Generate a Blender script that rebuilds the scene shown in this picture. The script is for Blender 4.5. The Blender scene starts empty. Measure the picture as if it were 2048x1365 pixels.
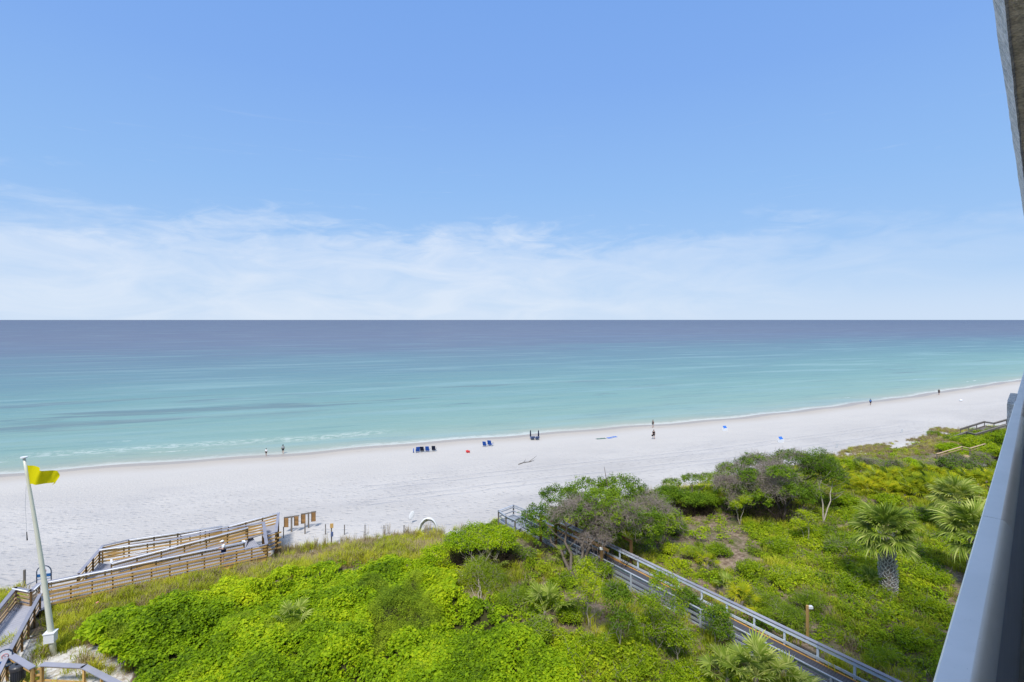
import bpy, math, random
import numpy as np
from mathutils import Vector, Matrix, Euler
rad=math.radians
rng=np.random.default_rng(7); random.seed(7)
sc=bpy.context.scene; COL=sc.collection
# ------------------------------------------------ camera, sky, sun, exposure
H=24.0; HEAD=rad(72)
cam=bpy.data.cameras.new('camera'); co=bpy.data.objects.new('camera',cam); COL.objects.link(co)
co.location=(0,0,H); co.rotation_euler=(rad(90),0,HEAD-rad(90))
cam.sensor_width=36; cam.lens=36*1000/2048; cam.shift_y=-42.5/2048
cam.clip_start=0.05; cam.clip_end=200000
sc.camera=co
SUN_EL=rad(57); SUN_AZ=rad(238)       # direction towards the sun, from +X
EXPO=0.16; SKY=0.115; SUNP=3.6
world=bpy.data.worlds.new('World'); sc.world=world; world.use_nodes=True
sc.view_settings.view_transform='Standard'; sc.view_settings.look='None'
sc.view_settings.exposure=EXPO; sc.view_settings.gamma=1; sc.view_settings.use_curve_mapping=False

class NT:
    """small node helper"""
    def __init__(s,tree): s.t=tree; s.t.nodes.clear()
    def n(s,typ,**kw):
        nd=s.t.nodes.new(typ)
        for k,v in kw.items(): setattr(nd,k,v)
        return nd
    def link(s,a,b): s.t.links.new(a,b)
    def inp(s,sock,v):
        if v is None: return
        if isinstance(v,bpy.types.NodeSocket): s.link(v,sock)
        else:
            if isinstance(v,(tuple,list)) and len(v)==3 and sock.type=='RGBA': v=tuple(v)+(1,)
            sock.default_value=v
    def m(s,op,a,b=None,c=None,clamp=False):
        nd=s.n('ShaderNodeMath',operation=op,use_clamp=clamp)
        for i,v in enumerate((a,b,c)):
            if v is not None: s.inp(nd.inputs[i],v)
        return nd.outputs[0]
    def mr(s,v,a,b,c=0,d=1,smooth=True):
        nd=s.n('ShaderNodeMapRange'); nd.interpolation_type='SMOOTHSTEP' if smooth else 'LINEAR'
        for i,x in enumerate((v,a,b,c,d)): s.inp(nd.inputs[i],x)
        return nd.outputs[0]
    def mix(s,f,a,b,blend='MIX'):
        nd=s.n('ShaderNodeMix',data_type='RGBA',blend_type=blend)
        s.inp(nd.inputs[0],f); s.inp(nd.inputs[6],a); s.inp(nd.inputs[7],b)
        return nd.outputs[2]
    def noise(s,vec,scale,detail=4,rough=.5,dist=0,out=0):
        nd=s.n('ShaderNodeTexNoise'); s.inp(nd.inputs['Vector'],vec)
        nd.inputs['Scale'].default_value=scale; nd.inputs['Detail'].default_value=detail
        nd.inputs['Roughness'].default_value=rough; nd.inputs['Distortion'].default_value=dist
        return nd.outputs[out]
    def mapv(s,vec,scale=(1,1,1),loc=(0,0,0),rot=(0,0,0)):
        nd=s.n('ShaderNodeMapping'); s.inp(nd.inputs[0],vec)
        nd.inputs[1].default_value=loc; nd.inputs[2].default_value=rot; nd.inputs[3].default_value=scale
        return nd.outputs[0]
    def ramp(s,f,stops,interp='LINEAR'):
        nd=s.n('ShaderNodeValToRGB'); cr=nd.color_ramp; cr.interpolation=interp
        while len(cr.elements)<len(stops): cr.elements.new(.5)
        for e,(p,c) in zip(cr.elements,stops): e.position=p; e.color=tuple(c)+(1,)
        s.inp(nd.inputs[0],f); return nd.outputs[0]
    def bump(s,h,strength=.5,dist=.05,normal=None):
        nd=s.n('ShaderNodeBump'); nd.inputs['Strength'].default_value=strength; nd.inputs['Distance'].default_value=dist
        s.inp(nd.inputs['Height'],h)
        if normal is not None: s.link(normal,nd.inputs['Normal'])
        return nd.outputs[0]

def lin(r,g,b):
    f=lambda c:(c/255/12.92) if c/255<=.04045 else ((c/255+.055)/1.055)**2.4
    return (f(r),f(g),f(b))

# sky: Nishita, with thin high cloud low over the sea
w=NT(world.node_tree)
tc=w.n('ShaderNodeTexCoord'); sky=w.n('ShaderNodeTexSky',sky_type='NISHITA')
sky.sun_disc=False; sky.sun_elevation=SUN_EL; sky.sun_rotation=rad(90)-SUN_AZ
sky.altitude=0; sky.air_density=1.0; sky.dust_density=.4; sky.ozone_density=2.0
hsv=w.n('ShaderNodeHueSaturation'); w.link(sky.outputs[0],hsv.inputs['Color'])
hsv.inputs['Saturation'].default_value=1.0; hsv.inputs['Value'].default_value=1.0
sep=w.n('ShaderNodeSeparateXYZ'); w.link(tc.outputs['Generated'],sep.inputs[0])
X,Y,Z=sep.outputs
el=w.m('MULTIPLY',w.m('ARCSINE',Z),57.2958)
az=w.m('MULTIPLY',w.m('ARCTAN2',Y,X),57.2958)
cb=w.n('ShaderNodeCombineXYZ'); w.link(w.m('MULTIPLY',az,.045),cb.inputs[0]); w.link(w.m('MULTIPLY',el,.16),cb.inputs[1])
rp=w.mapv(cb.outputs[0],rot=(0,0,.10))
n1=w.noise(rp,1.3,6,.55,.6); n2=w.noise(rp,4.5,5,.6,1.2)
nn=w.m('ADD',w.m('MULTIPLY',w.m('SUBTRACT',n1,.5),9.0),w.m('MULTIPLY',w.m('SUBTRACT',n2,.5),6.5))
elp=w.m('ADD',el,nn)
slope=w.m('MULTIPLY',w.m('SUBTRACT',az,72),.012)     # the bank of cloud sinks towards the west
band=w.mr(w.m('ADD',elp,w.m('MULTIPLY',slope,-1)),11.2,6.4)
n3=w.noise(w.mapv(rp,loc=(3,7,0)),2.2,5,.6,.8)
dens=w.m('MULTIPLY',w.mr(n3,.3,.66,.42,.92,False),w.mr(az,26,72,.30,1.0,False))
streak=w.m('MULTIPLY',w.mr(w.noise(w.mapv(rp,scale=(.6,3.2,1),loc=(1,2,0)),2.3,6,.65,1.6),.60,.80),w.mr(el,26,12,0,.25))
mask=w.m('MAXIMUM',w.m('MULTIPLY',band,dens),streak)
haze_low=w.mr(el,8,0,0,.48)
mask=w.m('MAXIMUM',mask,haze_low)
# the thin high veil that softens the sunlight thickens overhead and inland
veil=w.m('MULTIPLY',w.mr(el,35,50),w.mr(w.noise(tc.outputs['Generated'],2.2,5,.6,.5),.3,.7,.55,1.0))
mask=w.m('MAXIMUM',mask,veil)
base=w.ramp(w.mr(el,0,40,0,1,False),[(0,lin(184,213,247)),(.12,lin(165,202,245)),(.35,lin(147,191,245)),(.62,lin(131,176,243)),(1,lin(118,165,238))])
# real sky kept for its gradient towards the sun, hue pulled to the photograph's blue
skyc=w.mix(1.0,hsv.outputs[0],(SKY,SKY,SKY),'MULTIPLY')
tint=w.mix(.90,skyc,base)
cloud=w.mix(w.mr(el,9,0),lin(215,229,249),lin(221,233,248))
fin=w.mix(mask,tint,cloud)
bg=w.n('ShaderNodeBackground'); w.link(fin,bg.inputs[0]); bg.inputs[1].default_value=.91
wo=w.n('ShaderNodeOutputWorld'); w.link(bg.outputs[0],wo.inputs[0])

sl=bpy.data.lights.new('sun','SUN'); sl.energy=SUNP; sl.angle=rad(9); sl.color=(1,.96,.9)
so=bpy.data.objects.new('sun',sl); COL.objects.link(so)
sd=Vector((math.cos(SUN_EL)*math.cos(SUN_AZ),math.cos(SUN_EL)*math.sin(SUN_AZ),math.sin(SUN_EL)))
so.rotation_euler=sd.to_track_quat('Z','Y').to_euler(); so.location=(0,0,60)

# ------------------------------------------------ helpers: surveying from the photograph
D2=np.array([math.cos(HEAD),math.sin(HEAD)]); R2=np.array([math.sin(HEAD),-math.cos(HEAD)])
def W(px,py,z):
    d=(H-z)*1000/(py-640); p=D2*d+R2*(px-1024)/1000*d
    return (float(p[0]),float(p[1]),float(z))
def Wd(px,py,d):
    p=D2*d+R2*(px-1024)/1000*d
    return (float(p[0]),float(p[1]),H-(py-640)/1000*d)
def PX(x,y,z):
    d=x*D2[0]+y*D2[1]; l=x*R2[0]+y*R2[1]; d=np.maximum(d,.01)
    return 1024+1000*l/d,640+1000*(H-z)/d
SHX=np.array([-60000,-400,-120,-52,-32,-8,30,65,95,136,162,255,400,60000.]); SHY=np.array([60,96,99,98.8,98.4,98,98.9,99,100,106,110,127.5,152,400.])
TX=np.array([-60000,-400,-26,-16,-6,0,8,15,25,36,47,60,70,85,100,115,127,300,60000.]); TY=np.array([20,48,49.8,50.6,50.2,50.8,50.2,50.8,52.2,54,55.3,57.6,59.5,61,63.7,66,66.8,95,330.])
def shore(x): return np.interp(x,SHX,SHY)+.5*np.sin(np.asarray(x)/7.)*.6+.35*np.sin(np.asarray(x)/3.1+1)
def toe(x): return np.interp(x,TX,TY)+.6*np.sin(np.asarray(x)*.55)+.4*np.sin(np.asarray(x)*1.3+2)
def sstep(t): t=np.clip(t,0,1); return t*t*(3-2*t)
def vnoise(x,y,sc=1.,seed=0):
    x=np.asarray(x,float)/sc; y=np.asarray(y,float)/sc
    xi=np.floor(x).astype(np.int64); yi=np.floor(y).astype(np.int64); fx=x-xi; fy=y-yi
    fx=fx*fx*(3-2*fx); fy=fy*fy*(3-2*fy)
    def h(a,b):
        v=(a*374761393+b*668265263+seed*974711)&0x7fffffff
        v=((v^(v>>13))*1274126177)&0x7fffffff
        return ((v^(v>>16))&0xffff)/65535.
    return (h(xi,yi)*(1-fx)+h(xi+1,yi)*fx)*(1-fy)+(h(xi,yi+1)*(1-fx)+h(xi+1,yi+1)*fx)*fy
def fbm(x,y,sc,seed=0,o=3):
    s=0;a=1;t=0
    for i in range(o): s=s+a*vnoise(x,y,sc/2**i,seed+i*17); t+=a; a*=.5
    return s/t
def ground(x,y):
    x=np.asarray(x,float); y=np.asarray(y,float)
    s=shore(x)-y; d=toe(x)-y
    sb=np.minimum(s,60)
    b=np.where(s>0,1.0*(1-np.exp(-sb/8))+.029*sb,-.06*np.minimum(-s,60)*1.0)
    b=b+np.where(s>6,(fbm(x,y,6,3)-.5)*.16*sstep((s-6)/10),0)
    dn=sstep(d/9)*1.9+np.where(d>0,(fbm(x,y,9,9)-.45)*1.1*sstep(d/6),0)
    return b+dn
def G(px,py):
    z=3.
    for _ in range(30):
        p=W(px,py,z); z=.5*z+.5*float(ground(p[0],p[1]))
    return Vector((p[0],p[1],float(ground(p[0],p[1]))))
def inpoly(px,py,poly):
    px=np.asarray(px);py=np.asarray(py); c=np.zeros(px.shape,bool); n=len(poly)
    for i in range(n):
        x1,y1=poly[i]; x2,y2=poly[(i+1)%n]
        k=((y1>py)!=(y2>py))&(px<(x2-x1)*(py-y1)/((y2-y1) or 1e-9)+x1); c^=k
    return c

# ------------------------------------------------ helpers: objects
ORG={}
def meta(o,label=None,cat=None,group=None,kind=None):
    if label: o['label']=label
    if cat: o['category']=cat
    if group: o['group']=group
    if kind: o['kind']=kind
    return o
def thing(name,label,cat,loc=(0,0,0),rz=0,group=None):
    o=bpy.data.objects.new(name,None); COL.objects.link(o); o.location=loc; o.rotation_euler=(0,0,rz)
    o.empty_display_size=.2
    ORG[o.name]=Vector(loc); return meta(o,label,cat,group)
def mesh_np(name,V,F,mats,attrs=None,smooth=False,mi=None):
    """V (n,3); F: list or array of polygons of any size"""
    me=bpy.data.meshes.new(name); V=np.asarray(V,np.float32)
    if isinstance(F,np.ndarray):
        nf,k=F.shape; me.vertices.add(len(V)); me.vertices.foreach_set('co',V.ravel())
        me.loops.add(nf*k); me.loops.foreach_set('vertex_index',F.ravel().astype(np.int32))
        me.polygons.add(nf); me.polygons.foreach_set('loop_start',np.arange(0,nf*k,k,dtype=np.int32))
        me.update(calc_edges=True)
    else:
        me.from_pydata([tuple(map(float,v)) for v in V],[],[tuple(f) for f in F]); me.update()
    for m_ in (mats if isinstance(mats,(list,tuple)) else [mats]): me.materials.append(m_)
    if mi is not None: me.polygons.foreach_set('material_index',np.asarray(mi,np.int32))
    if attrs:
        for k_,(dom,arr) in attrs.items():
            a=me.attributes.new(k_,'FLOAT',dom); a.data.foreach_set('value',np.asarray(arr,np.float32))
    if smooth: me.polygons.foreach_set('use_smooth',np.ones(len(me.polygons),bool))
    return me
def put(name,me,parent=None,loc=None,rot=None,scale=None,**kw):
    o=bpy.data.objects.new(name,me); COL.objects.link(o)
    if parent: o.parent=parent
    if loc is not None: o.location=loc
    if rot is not None: o.rotation_euler=rot
    if scale is not None: o.scale=(scale,)*3 if isinstance(scale,(int,float)) else scale
    return meta(o,**kw)
class MB:
    """collects shapes in world coordinates, builds one mesh object"""
    def __init__(s): s.v=[]; s.f=[]
    def add(s,v,f):
        k=len(s.v); s.v+= [Vector(a) for a in v]; s.f+=[tuple(i+k for i in q) for q in f]; return s
    def beam(s,A,B,w,h,up=Vector((0,0,1)),ext=0):
        """board from A to B, w across, h along up; A,B on its centre line"""
        A=Vector(A);B=Vector(B); d=(B-A).normalized(); A=A-d*ext;B=B+d*ext
        sd_=d.cross(up)
        if sd_.length<1e-4: sd_=d.cross(Vector((1,0,0)))
        sd_.normalize(); u=sd_.cross(d).normalized()
        vs=[]
        for P_ in (A,B):
            for a,b in ((-1,-1),(1,-1),(1,1),(-1,1)): vs.append(P_+sd_*a*w/2+u*b*h/2)
        return s.add(vs,[(0,3,2,1),(4,5,6,7),(0,1,5,4),(1,2,6,5),(2,3,7,6),(3,0,4,7)])
    def box(s,c,sz,rz=0):
        c=Vector(c); M=Matrix.Rotation(rz,3,'Z'); vs=[]
        for z in (-1,1):
            for a,b in ((-1,-1),(1,-1),(1,1),(-1,1)): vs.append(c+M@Vector((a*sz[0]/2,b*sz[1]/2,z*sz[2]/2)))
        return s.add(vs,[(0,3,2,1),(4,5,6,7),(0,1,5,4),(1,2,6,5),(2,3,7,6),(3,0,4,7)])
    def tube(s,pts,rs,n=8,cap=True):
        pts=[Vector(p) for p in pts]; rings=[]; k0=len(s.v)
        if isinstance(rs,(int,float)): rs=[rs]*len(pts)
        prev=None
        for i,p in enumerate(pts):
            d=(pts[min(i+1,len(pts)-1)]-pts[max(i-1,0)]).normalized()
            if prev is None:
                a=d.cross(Vector((0,0,1))); 
                if a.length<.05: a=d.cross(Vector((1,0,0)))
            else: a=prev-d*prev.dot(d)
            a.normalize(); prev=a; b=d.cross(a)
            for j in range(n):
                t=2*math.pi*j/n; s.v.append(p+(a*math.cos(t)+b*math.sin(t))*rs[i])
        for i in range(len(pts)-1):
            for j in range(n):
                a=k0+i*n+j; b=k0+i*n+(j+1)%n; s.f.append((a,b,b+n,a+n))
        if cap:
            s.f.append(tuple(k0+j for j in range(n))[::-1]); e=k0+(len(pts)-1)*n; s.f.append(tuple(e+j for j in range(n)))
        return s
    def disc(s,c,ax,r,th,n=20,inner=0):
        c=Vector(c); ax=Vector(ax).normalized(); return s.tube([c-ax*th/2,c+ax*th/2],r,n)
    def ell(s,c,r,n=10,m_=6,M=None):
        c=Vector(c); k=len(s.v); vs=[];fs=[]
        for i in range(m_+1):
            th=math.pi*i/m_
            for j in range(n):
                ph=2*math.pi*j/n; v=Vector((r[0]*math.sin(th)*math.cos(ph),r[1]*math.sin(th)*math.sin(ph),r[2]*math.cos(th)))
                if M: v=M@v
                vs.append(c+v)
        for i in range(m_):
            for j in range(n): a=i*n+j; b=i*n+(j+1)%n; fs.append((a,a+n,b+n,b))
        return s.add(vs,fs)
    def build(s,name,mat,parent=None,smooth=False,**kw):
        org=Vector((0,0,0)); p=parent
        root=parent
        while root is not None and root.parent: root=root.parent
        if root is not None: org=ORG[root.name]
        me=bpy.data.meshes.new(name); me.from_pydata([tuple(v-org) for v in s.v],[],s.f); me.update(); me.materials.append(mat)
        if smooth: me.polygons.foreach_set('use_smooth',np.ones(len(me.polygons),bool))
        return put(name,me,parent,**kw)
    def top(s,name,mat,label,cat,group=None,smooth=False,kind=None):
        """a thing made of one mesh: origin at its base centre"""
        zs=min(v.z for v in s.v); c=sum(s.v,Vector())/len(s.v); c.z=zs
        me=bpy.data.meshes.new(name); me.from_pydata([tuple(v-c) for v in s.v],[],s.f); me.update(); me.materials.append(mat)
        if smooth: me.polygons.foreach_set('use_smooth',np.ones(len(me.polygons),bool))
        return put(name,me,None,loc=c,label=label,cat=cat,group=group,kind=kind)

# ------------------------------------------------ materials
def mat_new(name): m_=bpy.data.materials.new(name); m_.use_nodes=True; return m_,NT(m_.node_tree)
def finish(n,color,rough=.7,spec=.3,metal=0,normal=None,extra=None):
    b=n.n('ShaderNodeBsdfPrincipled'); n.inp(b.inputs['Base Color'],color); n.inp(b.inputs['Roughness'],rough)
    b.inputs['Specular IOR Level'].default_value=spec; b.inputs['Metallic'].default_value=metal
    if normal is not None: n.link(normal,b.inputs['Normal'])
    o=n.n('ShaderNodeOutputMaterial'); n.link(b.outputs[0],o.inputs[0]); return b
def simple(name,c,rough=.6,spec=.3,metal=0,var=.12,scale=6,bump=.15):
    m_,n=mat_new(name); t=n.n('ShaderNodeTexCoord').outputs['Object']
    f=n.noise(t,scale,5,.6); c=np.array(c)
    col=n.mix(f,tuple(c*(1-var)),tuple(np.minimum(c*(1+var),1)))
    nb=n.bump(n.noise(t,scale*8,3),bump,.01)
    finish(n,col,rough,spec,metal,nb); return m_
def wood(name,c,dark=.55,grain=1.0,rough=.75):
    """boards: grain and per-board tone"""
    m_,n=mat_new(name); g=n.n('ShaderNodeNewGeometry'); oi=n.n('ShaderNodeObjectInfo')
    pos=g.outputs['Position']; c=np.array(c)
    gr=n.noise(n.mapv(pos,scale=(2.5,2.5,40)),1.0,5,.65,.8)
    bl=n.noise(pos,1.1,4,.6)
    col=n.mix(gr,tuple(c*dark),tuple(c*1.12))
    col=n.mix(n.mr(bl,.35,.75,0,.45),col,tuple(c*np.array([.8,.85,.95])*.8))
    rv=n.mr(oi.outputs['Random'],0,1,.80,1.25,False)
    cc=n.n('ShaderNodeCombineXYZ')
    for i in range(3): n.link(rv,cc.inputs[i])
    col=n.mix(1.0,col,cc.outputs[0],'MULTIPLY')
    finish(n,col,rough,.25,0,n.bump(gr,.3*grain,.01)); return m_
M={}
M['wood_new']=wood('pine_boards',(.60,.37,.125),.72)
M['wood_tan']=wood('tan_boards',(.50,.35,.21),.75)
M['post']=wood('post_wood',(.20,.115,.045),.55)
M['cap']=wood('grey_cap',(.28,.28,.325),.9,.3,.55)
M['deck']=wood('grey_deck',(.36,.36,.40),.88,.3,.6)
M['wood_grey']=wood('weathered_boards',(.37,.40,.45),.72)
M['wood_pale']=wood('pale_rail',(.60,.66,.72),.85)
M['wood_old']=wood('old_boards',(.20,.175,.15),.6)
M['deck_dark']=wood('dark_deck',(.10,.10,.118),.8,.3)
M['white']=simple('white_paint',(.74,.75,.76),.4,.4,0,.04)
M['hand']=simple('handrail_white',(.82,.82,.83),.35,.5,0,.04)
M['orange']=simple('orange_strip',(.75,.38,.07),.5,.3,0,.1)
M['dark']=simple('dark_plastic',(.018,.019,.024),.4,.4)
M['bin']=simple('bin_plastic',(.035,.038,.05),.45,.4)
M['binlid']=simple('bin_lid',(.05,.05,.055),.35,.5)
M['pole']=simple('pole_fibreglass',(.62,.62,.50),.35,.5,0,.12,1.3)
M['signblue']=simple('sign_blue',(.02,.12,.32),.4,.4)
M['signframe']=simple('sign_frame',(.02,.045,.09),.4,.4)
M['emblem']=simple('emblem_pink',(.65,.30,.30),.5,.3)
M['blue']=simple('chair_blue',(.02,.10,.42),.6,.2)
M['navy']=simple('navy_cloth',(.018,.024,.05),.8,.1)
M['slate']=simple('sling_blue',(.10,.14,.28),.7,.2)
M['red']=simple('red_plastic',(.62,.03,.03),.4,.4)
M['towelg']=simple('green_towel',(.10,.17,.14),.9,.05)
M['towelb']=simple('blue_towel',(.05,.17,.52),.9,.05)
M['skin']=simple('skin',(.42,.24,.17),.6,.3)
M['skin_dark']=simple('skin_tan',(.24,.13,.09),.6,.3)
M['hair']=simple('hair',(.02,.014,.01),.6,.3)
M['shirt_white']=simple('white_shirt',(.80,.82,.84),.8,.1,0,.05)
M['shirt_grey']=simple('grey_shirt',(.30,.33,.34),.8,.1)
M['cloth_black']=simple('black_cloth',(.015,.015,.018),.8,.1)
M['cloth_teal']=simple('dark_teal_cloth',(.03,.06,.065),.7,.1)
M['cloth_blue']=simple('blue_cloth',(.03,.16,.45),.8,.1)
M['cloth_navy']=simple('navy_shorts',(.02,.03,.07),.8,.1)
M['bark']=simple('bark',(.14,.115,.09),.9,.1,0,.4,5,.6)
M['bark_pale']=simple('bark_pale',(.36,.32,.25),.9,.1,0,.3,5,.5)
M['stem_shade']=simple('shaded_stem',(.055,.042,.030),.95,.05,0,.4,5)  # bark colour darkened to paint in the shade beneath crowns
M['twig']=simple('grey_twig',(.33,.275,.235),.9,.1,0,.3,3)
M['boot']=simple('palm_boot',(.62,.58,.55),.9,.1,0,.25,4)
M['boot_dark']=simple('palm_trunk_core',(.21,.18,.155),.9,.1,0,.3,4)
M['drift']=simple('driftwood',(.16,.14,.12),.9,.1)
M['board_brown']=wood('brown_board',(.36,.20,.08),.62)
M['tape']=simple('litter_plastic',(.35,.55,.60),.4,.4)
M['pinktag']=simple('pink_plastic',(.75,.25,.25),.4,.4)
M['conduit']=simple('grey_conduit',(.55,.58,.60),.4,.4)
M['rock']=simple('pale_rock',(.38,.38,.37),.9,.1,0,.25,3,.6)

def m_flag():
    m_,n=mat_new('yellow_flag'); b=n.n('ShaderNodeBsdfDiffuse'); t=n.n('ShaderNodeBsdfTranslucent'); x=n.n('ShaderNodeMixShader')
    n.inp(b.inputs[0],(.72,.64,.01)); n.inp(t.inputs[0],(.72,.62,.01)); x.inputs[0].default_value=.3
    n.link(b.outputs[0],x.inputs[1]); n.link(t.outputs[0],x.inputs[2]); o=n.n('ShaderNodeOutputMaterial'); n.link(x.outputs[0],o.inputs[0]); return m_
M['flag']=m_flag()
def leafmat(name,c0,c1,c2,trans=.3,spec=.12):
    """c0..c2: the leaf colours of the species, picked per leaf ('lv') and per plant (instance 'tint' or object random)"""
    m_,n=mat_new(name)
    lv=n.n('ShaderNodeAttribute',attribute_name='lv').outputs['Fac']
    ti=n.n('ShaderNodeAttribute',attribute_name='tint',attribute_type='INSTANCER').outputs['Fac']
    oi=n.n('ShaderNodeObjectInfo').outputs['Random']
    ps=n.n('ShaderNodeNewGeometry').outputs['Position']
    big=n.noise(ps,.22,3,.5)
    f=n.m('ADD',n.m('MULTIPLY',lv,.42),n.m('ADD',n.m('MULTIPLY',ti,.38),n.m('ADD',n.m('MULTIPLY',oi,.10),n.m('MULTIPLY',n.m('SUBTRACT',big,.5),1.15))))
    col=n.ramp(f,[(.0,c0),(.42,c1),(.95,c2)])
    p=n.n('ShaderNodeBsdfPrincipled'); n.link(col,p.inputs['Base Color']); p.inputs['Roughness'].default_value=.58; p.inputs['Specular IOR Level'].default_value=spec
    t=n.n('ShaderNodeBsdfTranslucent'); n.link(n.mix(1.0,col,(1.25,1.2,.6),'MULTIPLY'),t.inputs[0])
    x=n.n('ShaderNodeMixShader'); x.inputs[0].default_value=trans
    n.link(p.outputs[0],x.inputs[1]); n.link(t.outputs[0],x.inputs[2]); o=n.n('ShaderNodeOutputMaterial'); n.link(x.outputs[0],o.inputs[0])
    return m_
M['vine']=leafmat('vine_leaf',(.07,.14,.006),(.27,.42,.008),(.60,.66,.016),.38)
M['scrub']=leafmat('scrub_leaf',(.05,.11,.010),(.25,.37,.010),(.60,.65,.025),.37)
M['oak']=leafmat('oak_leaf',(.035,.08,.010),(.12,.215,.012),(.34,.46,.02),.30)
M['feather']=leafmat('feathery_leaf',(.07,.14,.015),(.25,.36,.02),(.52,.60,.03),.36)
M['grass']=leafmat('grass_blade',(.20,.25,.022),(.42,.46,.03),(.68,.62,.08),.36,.1)
M['grass_dry']=leafmat('dry_grass_blade',(.19,.14,.10),(.36,.28,.17),(.48,.43,.15),.25,.1)
M['palm']=leafmat('palm_blade',(.07,.12,.016),(.23,.32,.03),(.70,.70,.24),.30,.3)
M['palmy']=leafmat('yellow_palm_blade',(.14,.22,.012),(.36,.42,.015),(.74,.64,.03),.36,.15)
M['bed']=simple('leaf_litter_bed',(.05,.05,.02),.95,.05,0,.4,3)  # dark colour painted as the shade between the vine clumps

def m_ground():
    m_,n=mat_new('sand_and_dune'); pos=n.n('ShaderNodeNewGeometry').outputs['Position']
    A=lambda k:n.n('ShaderNodeAttribute',attribute_name=k).outputs['Fac']
    s=A('s'); d=A('d'); lit=A('litter'); trk=A('track'); gsand=A('gsand')
    big=n.noise(n.mapv(pos,scale=(.5,1,1)),.09,4,.6); med=n.noise(pos,.7,5,.6); fine=n.noise(pos,3.2,4,.65)
    sand=n.mix(n.mr(big,.3,.7),(.445,.422,.40),(.53,.503,.472))
    # the lower beach is warmer, the churned upper beach a little greyer
    sand=n.mix(n.mr(s,34,12),sand,(.52,.49,.452))
    foot=n.n('ShaderNodeTexVoronoi'); foot.inputs['Scale'].default_value=1.5; n.link(n.mapv(pos,scale=(.8,1.2,1)),foot.inputs['Vector'])
    pits=n.mr(foot.outputs['Distance'],.0,.45,0,1)
    upper=n.m('MULTIPLY',n.mr(s,16,30),n.mr(d,2,-2))
    wet=n.mr(n.m('ADD',s,n.m('MULTIPLY',n.m('SUBTRACT',med,.5),1.2)),4.2,3.2)
    sand=n.mix(n.m('MULTIPLY',n.mr(n.m('ADD',s,n.m('MULTIPLY',n.m('SUBTRACT',med,.5),2.5)),11,4),.75),sand,(.44,.385,.32))
    sand=n.mix(n.m('MULTIPLY',wet,.8),sand,(.35,.305,.26))
    sand=n.mix(n.m('MULTIPLY',n.mr(n.noise(n.mapv(pos,scale=(.35,1,1)),.25,6,.7),.45,.7),n.mr(s,14,30,.1,.4)),sand,(.36,.35,.355))
    line=n.m('MULTIPLY',n.mr(n.m('ABSOLUTE',n.m('SUBTRACT',n.m('ADD',s,n.m('MULTIPLY',n.m('SUBTRACT',n.noise(pos,.12,3),.5),6.0)),6.5)),.5,0),n.mr(n.noise(pos,.5,4,.7),.55,.68))
    sand=n.mix(n.m('MULTIPLY',line,.45),sand,(.30,.25,.20))
    lcol=n.mix(n.mr(fine,.3,.7),(.125,.085,.055),(.33,.25,.185))
    lcol=n.mix(n.mr(n.noise(pos,.5,4,.6),.45,.7,0,.8),lcol,(.08,.10,.02))
    k=n.mr(n.m('ADD',lit,n.m('MULTIPLY',n.m('SUBTRACT',n.noise(pos,1.6,5,.7),.5),.9)),.35,.55)
    dsand=n.mix(n.mr(fine,.4,.7),(.64,.62,.59),(.50,.46,.38))
    sand=n.mix(n.mr(d,-1,2),sand,dsand)
    col=n.mix(k,sand,lcol)
    col=n.mix(n.m('MULTIPLY',trk,.22),col,(.42,.42,.45))
    hgt=n.m('ADD',n.m('MULTIPLY',pits,n.m('MULTIPLY',upper,.8)),n.m('ADD',n.m('MULTIPLY',fine,n.mr(s,6,18,.15,.8)),n.m('MULTIPLY',trk,-.9)))
    nb=n.bump(hgt,.75,.22)
    rough=n.mr(wet,0,1,.9,.42,False)
    finish(n,col,rough,.2,0,nb); return m_
M['ground']=m_ground()
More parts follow.
